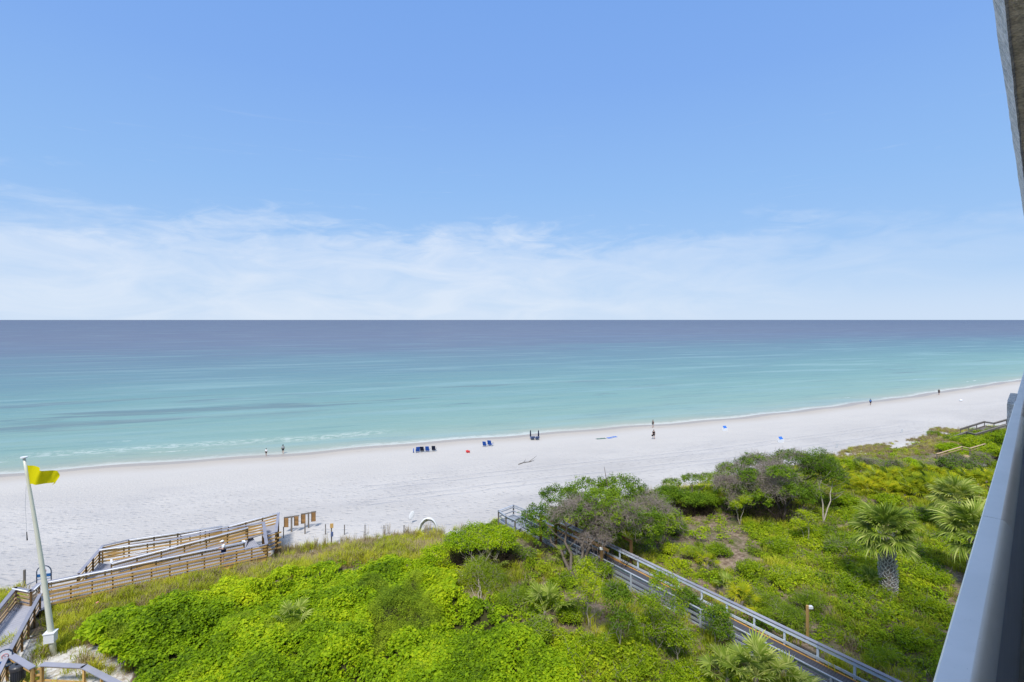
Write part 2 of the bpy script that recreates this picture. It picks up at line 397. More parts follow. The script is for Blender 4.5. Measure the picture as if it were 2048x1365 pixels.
def m_sea():
    m_,n=mat_new('sea'); pos=n.n('ShaderNodeNewGeometry').outputs['Position']
    s=n.n('ShaderNodeAttribute',attribute_name='s').outputs['Fac']
    # stretched coordinates: swell lines run along the shore
    pw=n.mapv(pos,scale=(.30,1,1),rot=(0,0,rad(4)))
    warp=n.noise(n.mapv(pos,scale=(.4,1,1)),.018,5,.65,1.0)
    sw=n.m('MULTIPLY',s,n.mr(warp,.25,.75,.78,1.28,False))
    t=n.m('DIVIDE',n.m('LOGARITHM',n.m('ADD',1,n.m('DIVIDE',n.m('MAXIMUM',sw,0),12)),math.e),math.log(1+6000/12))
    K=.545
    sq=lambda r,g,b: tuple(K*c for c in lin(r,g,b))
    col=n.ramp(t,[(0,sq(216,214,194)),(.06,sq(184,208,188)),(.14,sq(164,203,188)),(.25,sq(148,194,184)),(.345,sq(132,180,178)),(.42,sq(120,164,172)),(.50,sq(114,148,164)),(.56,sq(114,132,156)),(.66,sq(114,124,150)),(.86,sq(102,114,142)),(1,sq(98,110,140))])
    mot=n.noise(n.mapv(pos,scale=(.36,1,1),rot=(0,0,rad(-6))),.03,7,.70,1.6)
    col=n.mix(n.m('MULTIPLY',n.mr(mot,.52,.68),.5),col,n.mix(.35,col,sq(120,140,160)))
    col=n.mix(n.m('MULTIPLY',n.mr(n.noise(n.mapv(pos,scale=(.10,1,1),rot=(0,0,rad(7))),.45,5,.7,.4),.50,.72),n.mr(s,20,160,.30,.16)),col,sq(100,140,150))
    # weed and darker bottom in streaks
    wn=n.noise(n.mapv(pos,scale=(.12,.8,1),rot=(0,0,rad(3))),.11,5,.65,.5)
    wx=n.n('ShaderNodeSeparateXYZ'); n.link(pos,wx.inputs[0])
    weed=n.m('MULTIPLY',n.mr(n.m('ADD',wn,n.mr(wx.outputs[0],20,-20,0,.06)),.57,.68),n.m('MULTIPLY',n.mr(s,26,40),n.mr(s,110,70)))
    col=n.mix(n.m('MULTIPLY',weed,.6),col,(.09,.13,.15))
    pale=n.m('MULTIPLY',n.mr(n.noise(n.mapv(pos,scale=(.16,1,1),rot=(0,0,rad(-3)),loc=(31,0,0)),.07,5,.6),.48,.7),n.mr(s,8,300,.55,.25))
    col=n.mix(pale,col,sq(175,214,214))
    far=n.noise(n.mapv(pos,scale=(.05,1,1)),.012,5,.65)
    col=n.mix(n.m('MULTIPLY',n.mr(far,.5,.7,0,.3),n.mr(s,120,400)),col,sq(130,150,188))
    # foam: swash edge and two broken lines
    fn=n.noise(n.mapv(pos,scale=(.5,1,1)),1.1,6,.7,.4); fl=n.noise(n.mapv(pos,scale=(.5,1,1)),.06,3,.5)
    edge=n.m('MULTIPLY',n.mr(n.m('ADD',s,n.m('MULTIPLY',n.m('SUBTRACT',fn,.5),5.0)),2.2,.3),n.mr(fl,.25,.6,.25,.85))
    sx=n.n('ShaderNodeSeparateXYZ'); n.link(pos,sx.inputs[0]); x=sx.outputs[0]
    def line(c,wd,lo,hi,th):
        dd=n.m('ABSOLUTE',n.m('SUBTRACT',n.m('ADD',s,n.m('MULTIPLY',n.m('SUBTRACT',n.noise(n.mapv(pos,scale=(.6,0.0,1)),.05,3),.5),9)),c))
        return n.m('MULTIPLY',n.mr(dd,wd,wd*.2),n.m('MULTIPLY',n.mr(fn,th,th+.12),n.mr(n.noise(n.mapv(pos,scale=(1,.1,1),loc=(c,0,0)),.035,3),lo,hi)))
    edge=n.m('MULTIPLY',edge,.72)
    f1=n.m('MULTIPLY',line(11.5,3.6,.25,.45,.46),n.m('MULTIPLY',n.mr(x,-60,-48),n.mr(x,14,0)))
    f2=line(6.5,.5,.56,.62,.46); f3=line(19,.8,.60,.66,.5)
    foam=n.m('MINIMUM',n.m('ADD',edge,n.m('ADD',n.m('MULTIPLY',f1,.55),n.m('ADD',n.m('MULTIPLY',f2,.7),n.m('MULTIPLY',f3,.5)))),1)
    col=n.mix(n.m('MULTIPLY',foam,.68),col,(.70,.72,.72))
    w1=n.noise(pw,.55,5,.62,.3); w2=n.noise(n.mapv(pos,scale=(.18,1,1),rot=(0,0,rad(6))),.13,3,.5)
    hgt=n.m('ADD',n.m('MULTIPLY',w1,.35),n.m('MULTIPLY',w2,1.4))
    nb=n.bump(n.m('ADD',hgt,n.m('MULTIPLY',foam,.12)),1.0,.95)
    # water body scatters (diffuse) under a rough glossy skin
    df=n.n('ShaderNodeBsdfDiffuse'); n.link(col,df.inputs[0]); n.link(nb,df.inputs[1])
    gl=n.n('ShaderNodeBsdfGlossy'); gl.inputs[0].default_value=(1,1,1,1); gl.inputs[1].default_value=.22; n.link(nb,gl.inputs['Normal'])
    lw=n.n('ShaderNodeFresnel'); lw.inputs[0].default_value=1.33; n.link(nb,lw.inputs[1])
    fac=n.m('MULTIPLY',n.m('MINIMUM',lw.outputs[0],.22),n.m('SUBTRACT',1,n.m('MULTIPLY',foam,.8)))
    x_=n.n('ShaderNodeMixShader'); n.link(fac,x_.inputs[0]); n.link(df.outputs[0],x_.inputs[1]); n.link(gl.outputs[0],x_.inputs[2])
    o=n.n('ShaderNodeOutputMaterial'); n.link(x_.outputs[0],o.inputs[0]); return m_
M['sea']=m_sea()

# ------------------------------------------------ zones of the dune (photo outline -> ground)
Z_VINE=[(300,1400),(262,1330),(165,1268),(185,1228),(400,1182),(560,1150),(700,1128),(836,1124),(850,1108),(900,1160),(960,1185),(1010,1235),(1060,1270),(1110,1310),(1190,1400)]
Z_GRASS=[(96,1215),(300,1172),(530,1132),(560,1100),(700,1088),(800,1072),(880,1066),(905,1090),(850,1125),(700,1135),(420,1185),(258,1245),(200,1290),(120,1290),(95,1262)]
Z_SANDP=[(-60,1500),(-60,1290),(40,1268),(110,1280),(200,1290),(262,1330),(310,1500)]
Z_LITTER=[(1275,1050),(1340,1025),(1400,1020),(1480,1045),(1530,1110),(1490,1150),(1420,1150),(1330,1115),(1265,1085)]
Z_LITTER2=[(985,1090),(1110,1080),(1200,1160),(1140,1200),(1040,1180),(990,1140)]
Z_DRY=[(1655,915),(1700,897),(1800,883),(1870,870),(1925,890),(1925,910),(1860,930),(1760,925),(1690,930)]
Z_DRY2=[(1845,862),(1880,855),(1925,862),(1905,876),(1870,870)]
Z_YPALM=[(1645,930),(1780,950),(1960,955),(1990,975),(1900,1000),(1760,1000),(1690,985),(1620,960)]
# ------------------------------------------------ terrain
def axis(parts):
    out=[]
    for a,b,st in parts: out+=list(np.arange(a,b,st))
    out.append(parts[-1][1]); return np.unique(np.round(np.array(out),4))
def grid_mesh(name,xs,ys,fn,mat,attrs=None):
    Xg,Yg=np.meshgrid(xs,ys,indexing='ij'); Xw,Yw,Zw,at=fn(Xg,Yg)
    V=np.stack([Xw,Yw,Zw],-1).reshape(-1,3); nx,ny=Xg.shape
    i=np.arange(nx-1)[:,None]*ny+np.arange(ny-1)[None,:]
    F=np.stack([i,i+ny,i+ny+1,i+1],-1).reshape(-1,4)
    return mesh_np(name,V,F,mat,{k:('POINT',v.reshape(-1)) for k,v in at.items()},smooth=True)
def terr(x,y):
    z=ground(x,y); s=shore(x)-y; d=toe(x)-y
    px,py=PX(x,y,z)
    inr=(d>-1)
    cover=np.ones(x.shape)
    cover=np.where(inpoly(px,py,Z_SANDP),.36,cover)
    cover=np.where(inpoly(px,py,Z_DRY),.62,cover)
    cover=np.where(inpoly(px,py,Z_DRY2),.5,cover)
    cover=cover*sstep((d-.2)/2.2)
    # trodden sand beside the ramp and under the little trees
    sandy=inpoly(px,py,[(535,1100),(700,1090),(640,1108),(560,1135),(530,1140)])
    cover=np.where(sandy,0,cover)
    trk=np.zeros(x.shape)
    for off in (10.6,12.4,16.3,18.2):
        yy=toe(30)+off+(x-30)*.03-((x-30)/70)**2*2+np.where(x>60,(x-60)*.12,0)
        trk=np.maximum(trk,np.exp(-((y-yy)/.22)**2))
    trk=trk*(x>2)*(x<110)
    return x,y,z,{'s':s,'d':d,'litter':cover,'track':trk,'gsand':cover*0}
xs=axis([(-60000,-3000,9000),(-3000,-300,300),(-300,-70,10),(-70,75,.42),(75,150,.9),(150,320,3),(320,900,40),(900,6000,800),(6000,60000,9000)])
ys=axis([(-3000,-300,300),(-300,0,20),(0,20,2),(20,106,.42),(106,130,1.2),(130,175,5)])
me=grid_mesh('ground',xs,ys,terr,M['ground']); put('ground',me,kind='structure',label='white sand beach rising into a scrub covered dune')
# ------------------------------------------------ sea
def seaf(x,v):
    y=shore(x)+v; z=np.full(x.shape,.02); return x,y,z,{'s':v}
vs=axis([(-6,12,.6),(12,60,2),(60,300,12),(300,1500,80),(1500,9000,700),(9000,90000,9000)])
xs2=axis([(-90000,-3000,6000),(-3000,-300,200),(-300,-80,10),(-80,160,1.2),(160,400,6),(400,2000,80),(2000,12000,1500),(12000,90000,9000)])
def seaf2(x,v):
    a,b,c,d=seaf(x,v); 
    # swell close in: low real ridges parallel to the shore
    r=.22*np.sin((v+2.2*np.sin(x/23))/2.6)*np.exp(-((v-12)/9)**2)*(v>1)
    return a,b,c+np.maximum(r,-.05),d
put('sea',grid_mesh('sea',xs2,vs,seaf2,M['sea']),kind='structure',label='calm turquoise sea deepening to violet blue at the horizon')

# ------------------------------------------------ leaf geometry
def basis(nrm,r):
    t=r.normal(size=nrm.shape); t-=nrm*(t*nrm).sum(1,keepdims=True); t/=np.linalg.norm(t,axis=1,keepdims=True)+1e-9
    return t,np.cross(nrm,t)
def leaves(C,N,L,Wd_,r,fold=.18):
    n=len(C); N=N/(np.linalg.norm(N,axis=1,keepdims=True)+1e-9); a,b=basis(N,r)
    L=np.broadcast_to(L,(n,))[:,None]; Wd_=np.broadcast_to(Wd_,(n,))[:,None]
    v=np.stack([C-a*L*.5,C+b*Wd_*.5-N*L*fold*.3,C+a*L*.5-N*L*fold,C-b*Wd_*.5-N*L*fold*.3],1).reshape(-1,3)
    F=np.arange(n*4).reshape(-1,4); return v,F
def clump_mesh(name,mat,n,R,Rz,leaf,wr,seed,up=.5,low=-.1):
    r=np.random.default_rng(seed); d=r.normal(size=(n,3)); d/=np.linalg.norm(d,axis=1,keepdims=True); d[:,2]=np.abs(d[:,2])*(1-low)+low
    rr=r.uniform(.55,1.05,(n,1)); C=d*rr*np.array([R,R,Rz]); N=d*.6+np.array([0,0,up])+r.normal(size=(n,3))*.45
    v,F=leaves(C,N,leaf*r.uniform(.7,1.3,n),leaf*wr*r.uniform(.8,1.2,n),r)
    return mesh_np(name,v,F,mat,{'lv':('FACE',r.uniform(0,1,n))})
def grass_mesh(name,mat,n,hgt,seed,spread=.18,w=.012,lean=.45):
    r=np.random.default_rng(seed); V=[];F=[];lv=[]
    for i in range(n):
        a=r.uniform(0,6.28); b=np.array([math.cos(a),math.sin(a),0])*r.uniform(0,spread); h=hgt*r.uniform(.55,1.1); ln=lean*h*r.uniform(.3,1.2)
        th=r.uniform(0,6.28); o=np.array([math.cos(th),math.sin(th),0]); sdv=np.array([-o[1],o[0],0])*w
        k=len(V); m1=b+np.array([0,0,h*.6])+o*ln*.35; tp=b+np.array([0,0,h*.95])+o*ln
        V+= [b-sdv,b+sdv,m1+sdv,m1-sdv,tp]; F+= [(k,k+1,k+2,k+3),(k+3,k+2,k+4)]; q=r.uniform(); lv+=[q,q]
    return mesh_np(name,np.array(V),F,mat,{'lv':('FACE',lv)})
def twig_np(starts,dirs,lens,rads,r,seg=3,wob=.35,grav=0.):
    """thin tapered three-sided twigs"""
    n=len(starts); P=[starts]; d=dirs/np.linalg.norm(dirs,axis=1,keepdims=True)
    for i in range(seg):
        d=d+r.normal(size=(n,3))*wob; d[:,2]-=grav; d/=np.linalg.norm(d,axis=1,keepdims=True); P.append(P[-1]+d*(lens/seg)[:,None])
    P=np.stack(P,1); a,b=basis(d,r); V=[]
    for i in range(seg+1):
        rr=(rads*(1-.75*i/seg))[:,None]
        for j in range(3):
            t=2.094*j; V.append(P[:,i]+(a*math.cos(t)+b*math.sin(t))*rr)
    V=np.stack(V,1).reshape(-1,3); base=np.arange(n)[:,None]*(3*(seg+1)); F=[]
    for i in range(seg):
        for j in range(3):
            F.append(np.stack([base[:,0]+i*3+j,base[:,0]+i*3+(j+1)%3,base[:,0]+(i+1)*3+(j+1)%3,base[:,0]+(i+1)*3+j],1))
    return V,np.concatenate(F)
def twig_tuft(name,mat,n,R,seed):
    r=np.random.default_rng(seed); s=r.normal(size=(n,3))*np.array([R*.5,R*.5,0]); d=r.normal(size=(n,3))+np.array([0,0,.8])
    V,F=twig_np(s,d,r.uniform(.4,1.0,n)*R*1.3,np.full(n,.008),r); return mesh_np(name,V,F,mat,{'lv':('FACE',r.uniform(0,1,len(F)))})

def protos(name,meshes):
    c=bpy.data.collections.new(name)
    for i,m_ in enumerate(meshes): c.objects.link(bpy.data.objects.new(f'{name}_{i:02d}',m_))
    return c
def scatter(name,P,N,S,idx,tint,coll,label,mats):
    """one object of 'stuff': points with an instanced plant on each"""
    n=len(P); me=bpy.data.meshes.new(name); me.vertices.add(n); me.vertices.foreach_set('co',np.asarray(P,np.float32).ravel())
    # tilt towards the local slope, random spin
    spin=rng.uniform(0,6.283,n); tx=np.arctan2(-N[:,1],N[:,2])*.8; ty=np.arctan2(N[:,0],N[:,2])*.8
    rot=np.stack([tx,ty,spin],1)
    for k,typ,arr in (('rot','FLOAT_VECTOR',rot),('scl','FLOAT',S),('tint','FLOAT',tint)):
        a=me.attributes.new(k,typ,'POINT'); a.data.foreach_set('vector' if typ=='FLOAT_VECTOR' else 'value',np.asarray(arr,np.float32).ravel())
    a=me.attributes.new('idx','INT','POINT'); a.data.foreach_set('value',np.asarray(idx,np.int32))
    o=put(name,me,kind='stuff',label=label)
    g=bpy.data.node_groups.new(name,'GeometryNodeTree'); g.interface.new_socket('Geometry',in_out='INPUT',socket_type='NodeSocketGeometry'); g.interface.new_socket('Geometry',in_out='OUTPUT',socket_type='NodeSocketGeometry')
    nd=g.nodes; L=g.links.new; gi=nd.new('NodeGroupInput'); go=nd.new('NodeGroupOutput'); ip=nd.new('GeometryNodeInstanceOnPoints')
    ci=nd.new('GeometryNodeCollectionInfo'); ci.inputs[0].default_value=coll; ci.inputs[1].default_value=True; ci.inputs[2].default_value=True
    def at(nm,t): q=nd.new('GeometryNodeInputNamedAttribute'); q.data_type=t; q.inputs[0].default_value=nm; return q.outputs[0]
    L(gi.outputs[0],ip.inputs['Points']); L(ci.outputs[0],ip.inputs['Instance']); ip.inputs['Pick Instance'].default_value=True
    L(at('idx','INT'),ip.inputs['Instance Index']); L(at('rot','FLOAT_VECTOR'),ip.inputs['Rotation']); L(at('scl','FLOAT'),ip.inputs['Scale'])
    L(ip.outputs[0],go.inputs[0]); md=o.modifiers.new('scatter','NODES'); md.node_group=g
    return o
def normals(fn,x,y,e=.3):
    hx=(fn(x+e,y)-fn(x-e,y))/(2*e); hy=(fn(x,y+e)-fn(x,y-e))/(2*e); N=np.stack([-hx,-hy,np.ones_like(hx)],1); return N/np.linalg.norm(N,axis=1,keepdims=True)
def cand(n,x0,x1,y0,y1): return rng.uniform(x0,x1,n),rng.uniform(y0,y1,n)

# canopy of the vine covered shrub mass
def canopy(x,y):
    a=fbm(x,y,4.2,31,2); b=vnoise(x,y,1.5,77); c=vnoise(x,y,.75,5)
    return ground(x,y)+.1+2.2*np.clip(a-.25,0,1)+.95*b+.5*c
PC_VINE=protos('vine_clump',[clump_mesh('vine_clump',M['vine'],56,.30,.20,.09+.012*s_,.85,s_,.85) for s_ in range(5)]+[clump_mesh('vine_feather',M['feather'],70,.26,.36,.12,.15,26,.6)])
x,y=cand(64000,-32,22,16,50); z=canopy(x,y); px,py=PX(x,y,z)
k=inpoly(px+14*(fbm(x,y,2,3,2)-.5)*4,py+30*(fbm(x,y,2,7,2)-.5)+4*np.sin(px/17),Z_VINE)&(rng.uniform(size=len(x))<np.clip(.15+(canopy(x,y)-ground(x,y)-.75)*1.1,.16,.85)); x,y,z=x[k],y[k],z[k]
edge_d=np.clip((toe(x)-y-4)/5,0.35,1)
zz=ground(x,y)+(z-ground(x,y))*edge_d
scatter('shrub_thicket',np.stack([x,y,zz],1),normals(canopy,x,y),rng.uniform(.6,1.5,len(x)),np.where((rng.uniform(size=len(x))<.05)|(fbm(x,y,3,501,2)>.70),5,rng.integers(0,5,len(x))),np.clip((fbm(x,y,2.0,60,3)-.5)*1.7+.42,0,.85)+rng.uniform(0,.3,len(x))-.1,PC_VINE,'dense mass of bright green leafy vine and low shrubs',None)
# dark sheet below the vine canopy, coloured as the shade in its gaps
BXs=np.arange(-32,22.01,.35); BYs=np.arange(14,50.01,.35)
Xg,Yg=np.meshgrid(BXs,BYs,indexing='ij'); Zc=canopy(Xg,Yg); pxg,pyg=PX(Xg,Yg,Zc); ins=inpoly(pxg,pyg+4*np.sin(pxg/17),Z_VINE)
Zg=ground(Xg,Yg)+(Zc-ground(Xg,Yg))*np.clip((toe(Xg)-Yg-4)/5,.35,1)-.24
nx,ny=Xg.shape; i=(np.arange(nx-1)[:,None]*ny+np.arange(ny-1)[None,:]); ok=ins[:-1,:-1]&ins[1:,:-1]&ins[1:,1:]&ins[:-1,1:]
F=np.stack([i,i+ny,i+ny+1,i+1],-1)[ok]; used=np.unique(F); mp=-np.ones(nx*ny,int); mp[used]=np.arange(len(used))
put('thicket_litter',mesh_np('thicket_litter',np.stack([Xg,Yg,Zg],-1).reshape(-1,3)[used],mp[F],M['bed'],smooth=True),kind='stuff',label='dark sheet beneath the green thicket standing in for shade in its gaps')

# scrub ground cover
PC_SCRUB=protos('scrub_clump',[clump_mesh('scrub_clump',M['scrub'],44,.26,.28,.10,.6,s_,.7) for s_ in range(10,13)]+[clump_mesh('feather_clump',M['feather'],80,.28,.38,.11,.16,s_,.5) for s_ in range(20,22)]+[twig_tuft('twig_tuft',M['twig'],22,.4,5)]+[clump_mesh('vine_clump_small',M['vine'],40,.26,.2,.10,.8,30,.55)])
x,y=cand(90000,-2,125,8,68); z=ground(x,y); px,py=PX(x,y,z); d=toe(x)-y
dist=np.hypot(x,y)
inv=inpoly(px,py,Z_VINE)|inpoly(px,py,Z_GRASS)|inpoly(px,py,Z_SANDP)
lit=inpoly(px,py,Z_LITTER)|inpoly(px,py,Z_LITTER2); dry=inpoly(px,py,Z_DRY)|inpoly(px,py,Z_DRY2)
cov=.10+fbm(x,y,5,90,3)+.25*fbm(x,y,1.6,91,2)
p=np.clip((cov-.505)*9,.06,1); p=np.where(lit,p*.16+.04,p); p=np.where(dry,.05,p)
# under the big trees it is bare and dark
k=(~inv)&(d>1.2)&(px>880)&(px<2100)&(py<1420)&(rng.uniform(size=len(x))<p)
# keep the boardwalk free
def seg_dist(x,y,a,b):
    a=np.array(a[:2]);b=np.array(b[:2]); ab=b-a; t=np.clip(((x-a[0])*ab[0]+(y-a[1])*ab[1])/(ab@ab),0,1); return np.hypot(x-a[0]-t*ab[0],y-a[1]-t*ab[1])
BW_A=np.array(W(1265,1110,5.7)); BW_B=np.array(W(1770,1351,5.7)); bdir=(BW_B-BW_A)[:2]; bdir/=np.linalg.norm(bdir)
bn=np.array([-bdir[1],bdir[0]])
if bn@(-R2)<0: bn=-bn          # towards the left of the picture
def BW(t,o,z): p=BW_A[:2]+bdir*t+bn*o; return Vector((p[0],p[1],z))
BWW=2.35
c0=BW(-14,BWW/2,0); c1=BW(24,BWW/2,0); k&=seg_dist(x,y,c0,c1)>BWW/2+.25
x,y,z=x[k],y[k],z[k]; n_=len(x)
kind=rng.choice(7,n_,p=[.2,.2,.2,.11,.11,.06,.12]); hb=fbm(x,y,2.6,44,2)
S=rng.uniform(.6,1.35,n_)*(.55+1.25*hb)
scatter('scrub_cover',np.stack([x,y,z+.05+.9*np.clip(hb-.45,0,1)],1),normals(ground,x,y),S,kind,fbm(x,y,7,71,2)*.75+rng.uniform(0,.35,n_)-.05,PC_SCRUB,'low mixed green scrub and creeping leaves over brown litter',None)
# taller shrub mounds rising out of the cover
def mound_mesh(name,mat,seed,leaf,wr):
    r=np.random.default_rng(seed); C=[];N=[]
    for k in range(26):
        d=r.normal(size=3); d/=np.linalg.norm(d); d[2]=abs(d[2])*.9; cc=d*np.array([.62,.62,.55])*r.uniform(.55,1.1); C.append(cc+r.normal(size=(20,3))*np.array([.13,.13,.09])); N.append(d*.6+np.array([0,0,.8])+r.normal(size=(20,3))*.45)
    C=np.concatenate(C);N=np.concatenate(N); v,F=leaves(C,N,leaf*r.uniform(.7,1.3,len(C)),leaf*wr,r)
    st=r.normal(size=(60,3))*np.array([.2,.2,0]); V2,F2=twig_np(st,r.normal(size=(60,3))*.5+np.array([0,0,1]),r.uniform(.4,.8,60),np.full(60,.010),r)  # stems take the darkened colour as shade inside the mound
    me=mesh_np(name,np.concatenate([v,V2]),np.concatenate([F,F2+len(v)]),[mat,M['stem_shade']],{'lv':('FACE',np.concatenate([np.repeat(r.uniform(0,1,26),20)*.6+r.uniform(0,.4,520),np.zeros(len(F2))]))},mi=np.concatenate([np.zeros(len(F)),np.ones(len(F2))])); return me
PC_MND=protos('shrub_mound',[mound_mesh('shrub_mound',M['scrub'],s_,.12,.6) for s_ in range(3)]+[mound_mesh('shrub_mound_b',M['vine'],7,.12,.8),mound_mesh('shrub_mound_c',M['feather'],8,.20,.14),mound_mesh('shrub_mound_d',M['oak'],9,.12,.55)])
xm,ym=cand(9000,-2,125,12,66); zm=ground(xm,ym); pm,qm=PX(xm,ym,zm); dm=toe(xm)-ym
iv=inpoly(pm,qm,Z_GRASS)|inpoly(pm,qm,Z_SANDP)|inpoly(pm,qm,Z_DRY)|inpoly(pm,qm,Z_DRY2)|inpoly(pm,qm,Z_VINE)
pr=np.where(inpoly(pm,qm,Z_LITTER)|inpoly(pm,qm,Z_LITTER2),.05,.17*sstep((fbm(xm,ym,6,90,3)-.35)*5)+.03)
km=(~iv)&(dm>2.5)&(pm>900)&(pm<2080)&(qm<1420)&(rng.uniform(size=len(xm))<pr)&(seg_dist(xm,ym,c0,c1)>BWW/2+.9)
xm,ym,zm=xm[km],ym[km],zm[km]; nm_=len(xm)
scatter('shrub_mounds',np.stack([xm,ym,zm],1),normals(ground,xm,ym),rng.uniform(.55,1.35,nm_),rng.integers(0,6,nm_),rng.uniform(.1,.85,nm_),PC_MND,'scattered low shrub mounds rising out of the scrub',None)
# grasses
PC_GR=protos('grass_tuft',[grass_mesh('grass_tuft',M['grass'],60,.50,s_,.42,.010,.8) for s_ in range(3)]+[grass_mesh('dry_tuft',M['grass_dry'],60,.42,s_,.42,.010,.8) for s_ in range(5,8)]+[grass_mesh('sea_oats',M['grass_dry'],16,1.15,9,.16,.009,.3)])
x,y=cand(70000,-34,125,14,72); z=ground(x,y); px,py=PX(x,y,z); d=toe(x)-y
gz=inpoly(px,py,Z_GRASS); dz=inpoly(px,py,Z_DRY)|inpoly(px,py,Z_DRY2); sz=inpoly(px,py,Z_SANDP); rest=(px>900)&(d>.5)&~inpoly(px,py,Z_VINE)&~inpoly(px,py,Z_LITTER)
nz=fbm(x,y,3.5,12,3)
edge=(d>-1.2)&(d<1.5)&(px>545)&(px<2000)
sp=fbm(x,y,1.3,13,3)
p=np.where(gz,1.0,np.where(dz,.95*sstep((nz-.32)*6),np.where(sz,np.where(sp>.55,.30,.03),np.where(rest,.05+.38*(nz>.60),0))))
p=np.where(edge,np.maximum(p,.07*(nz>.45)),p)
leftd=(px<40)&(px>-60)&(py>1165)&(d>-1)&(py<1230)
p=np.where(leftd,.9,p)
k=(rng.uniform(size=len(x))<p)&(py<1500)
k&=seg_dist(x,y,c0,c1)>BWW/2+.15
x,y,z,px,py,nz,dz,gz,edge=[a[k] for a in (x,y,z,px,py,nz,dz,gz,edge)]
upper=np.clip((1.0-(toe(x)-y)/12),0,1)*1.25
pd=np.where(dz,.75,np.where(gz,.15+.75*upper*(nz>.38),.25)); r_=rng.uniform(size=len(x))
idx=np.where(r_<pd,rng.integers(3,6,len(x)),rng.integers(0,3,len(x))); idx=np.where(edge&(rng.uniform(size=len(x))<.3),6,idx)
scatter('dune_grass',np.stack([x,y,z],1),normals(ground,x,y),rng.uniform(.7,1.5,len(x))*np.where(dz,.7,1),idx,fbm(x,y,3,8,2)*.8+rng.uniform(0,.3,len(x))-.1,PC_GR,'wind bent dune grass in green and straw tufts',None)
# ------------------------------------------------ timber walkways
def lerp(a,b,t): return Vector(a)*(1-t)+Vector(b)*t
def rail(parent,A,B,capm,boardm,postm,h=1.0,nb=4,spacing=1.2,capw=.2,out=1,bays=2,gz=None,bh=.10,posts=True,boards=True,hand=0,zb=None,side=1,first=True,last=True,capn=None):
    """one straight run of railing from A to B (points on the cap)"""
    A=Vector(A);B=Vector(B); L=(B-A).length; n=max(1,round(L/spacing))
    d=(B-A).normalized(); sdv=d.cross(Vector((0,0,1))).normalized()
    k=capn or max(1,round(L/4.8))
    for i in range(k):
        a=lerp(A,B,i/k);b=lerp(A,B,(i+1)/k)
        MB().beam(a+d*(.003 if i else -.06),b-d*(.003 if i<k-1 else -.06),capw,.045).build('rail_cap',capm,parent)
    if posts:
        for i in range(n+1):
            if (i==0 and not first) or (i==n and not last): continue
            p=lerp(A,B,i/n); g=float(ground(p.x,p.y))-.3; bot=min(p.z-h-.35,g) if gz is None else gz
            MB().box((p.x,p.y,(p.z-.025+bot)/2),(.10,.10,p.z-.025-bot),math.atan2(d.y,d.x)).build('post',postm,parent)
    if boards:
        off=sdv*side*.072
        for j in range(nb):
            dz=-.16-(h-.22)*j/max(nb-1,1) if nb>1 else -.3
            i=0
            while i<n:
                e=min(n,i+bays+(j%2 if i==0 else 0))
                a=lerp(A,B,i/n)+off;b=lerp(A,B,e/n)+off; a.z+=dz;b.z+=dz
                MB().beam(a+d*.004,b-d*.004,.035,bh).build('rail_board',boardm,parent); i=e
    if hand:
        for sg in ((hand,) if abs(hand)==1 else (1,-1)):
            o=sdv*sg*.15; m=MB().tube([A+o*1.15+Vector((0,0,.03)),B+o*1.15+Vector((0,0,.03))],.045,6)
            m.build('handrail',M['hand'],parent,smooth=True)
def deck(parent,poly_a,poly_b,mat,name='deck',w=.14,fascia=None,th=.05):
    """planks laid across between edge a (A0->A1) and edge b (B0->B1)"""
    A0,A1=map(Vector,poly_a);B0,B1=map(Vector,poly_b); L=max((A1-A0).length,(B1-B0).length); n=max(1,int(L/w)); m=MB()
    for i in range(n):
        t0=i/n+.004/L*1.5; t1=(i+1)/n-.004/L*1.5
        a0=lerp(A0,A1,t0);a1=lerp(A0,A1,t1);b0=lerp(B0,B1,t0);b1=lerp(B0,B1,t1); dz=Vector((0,0,-th)); j=Vector((0,0,random.uniform(-.002,.002)))
        vs=[a0+j,a1+j,b1+j,b0+j,a0+dz,a1+dz,b1+dz,b0+dz]
        m.add(vs,[(0,1,2,3),(7,6,5,4),(0,4,5,1),(1,5,6,2),(2,6,7,3),(3,7,4,0)])
    o=m.build(name,mat,parent,kind='stuff')
    if fascia:
        for P,Q in ((A0,A1),(B0,B1)):
            d=(Q-P).normalized(); s_=d.cross(Vector((0,0,1))).normalized(); c=(A0+A1+B0+B1)/4; s_*= -1 if (c-P)@s_>0 else 1
            MB().beam(P+s_*.028+Vector((0,0,-.14)),Q+s_*.028+Vector((0,0,-.14)),.045,.235).build('edge_joist',fascia,parent)
    return o
# ---- the long switchback ramp on the left
RL=Vector(W(97,1180,5.9)); RR=Vector(W(533,1089,5.1)); e2=np.array((RR-RL)[:2]); e2/=np.linalg.norm(e2); n2=np.array([-e2[1],e2[0]])
def ON(px,py,n):
    """point on the rail line n metres seaward of the front rail, seen at (px,py)"""
    r=D2+R2*(px-1024)/1000; A=np.array(RL[:2])+n2*n
    t,s=np.linalg.solve(np.array([[r[0],-e2[0]],[r[1],-e2[1]]]),A); return Vector((r[0]*t,r[1]*t,H-(py-640)/1000*t))
ramp=thing('beach_access_ramp','long golden timber switchback ramp with grey rail caps leading down to the sand','ramp',(RL.x,RL.y,float(ground(RL.x,RL.y))))
kw=dict(capm=M['cap'],boardm=M['wood_new'],postm=M['post'])
rail(ramp,RL,RR,spacing=1.13,side=1,capw=.16,bh=.125,bays=3,**kw)
R1a,R1b=ON(97,1164,1.9),ON(488,1085,1.9); rail(ramp,R1a,R1b,spacing=1.5,capw=.34,hand=1,side=1,nb=4,bh=.12,bays=3,**kw)
R1c=R1b+Vector((n2[0],n2[1],0))*.42; MB().beam(R1b,R1c,.2,.045).build('rail_cap',M['hand'],ramp)
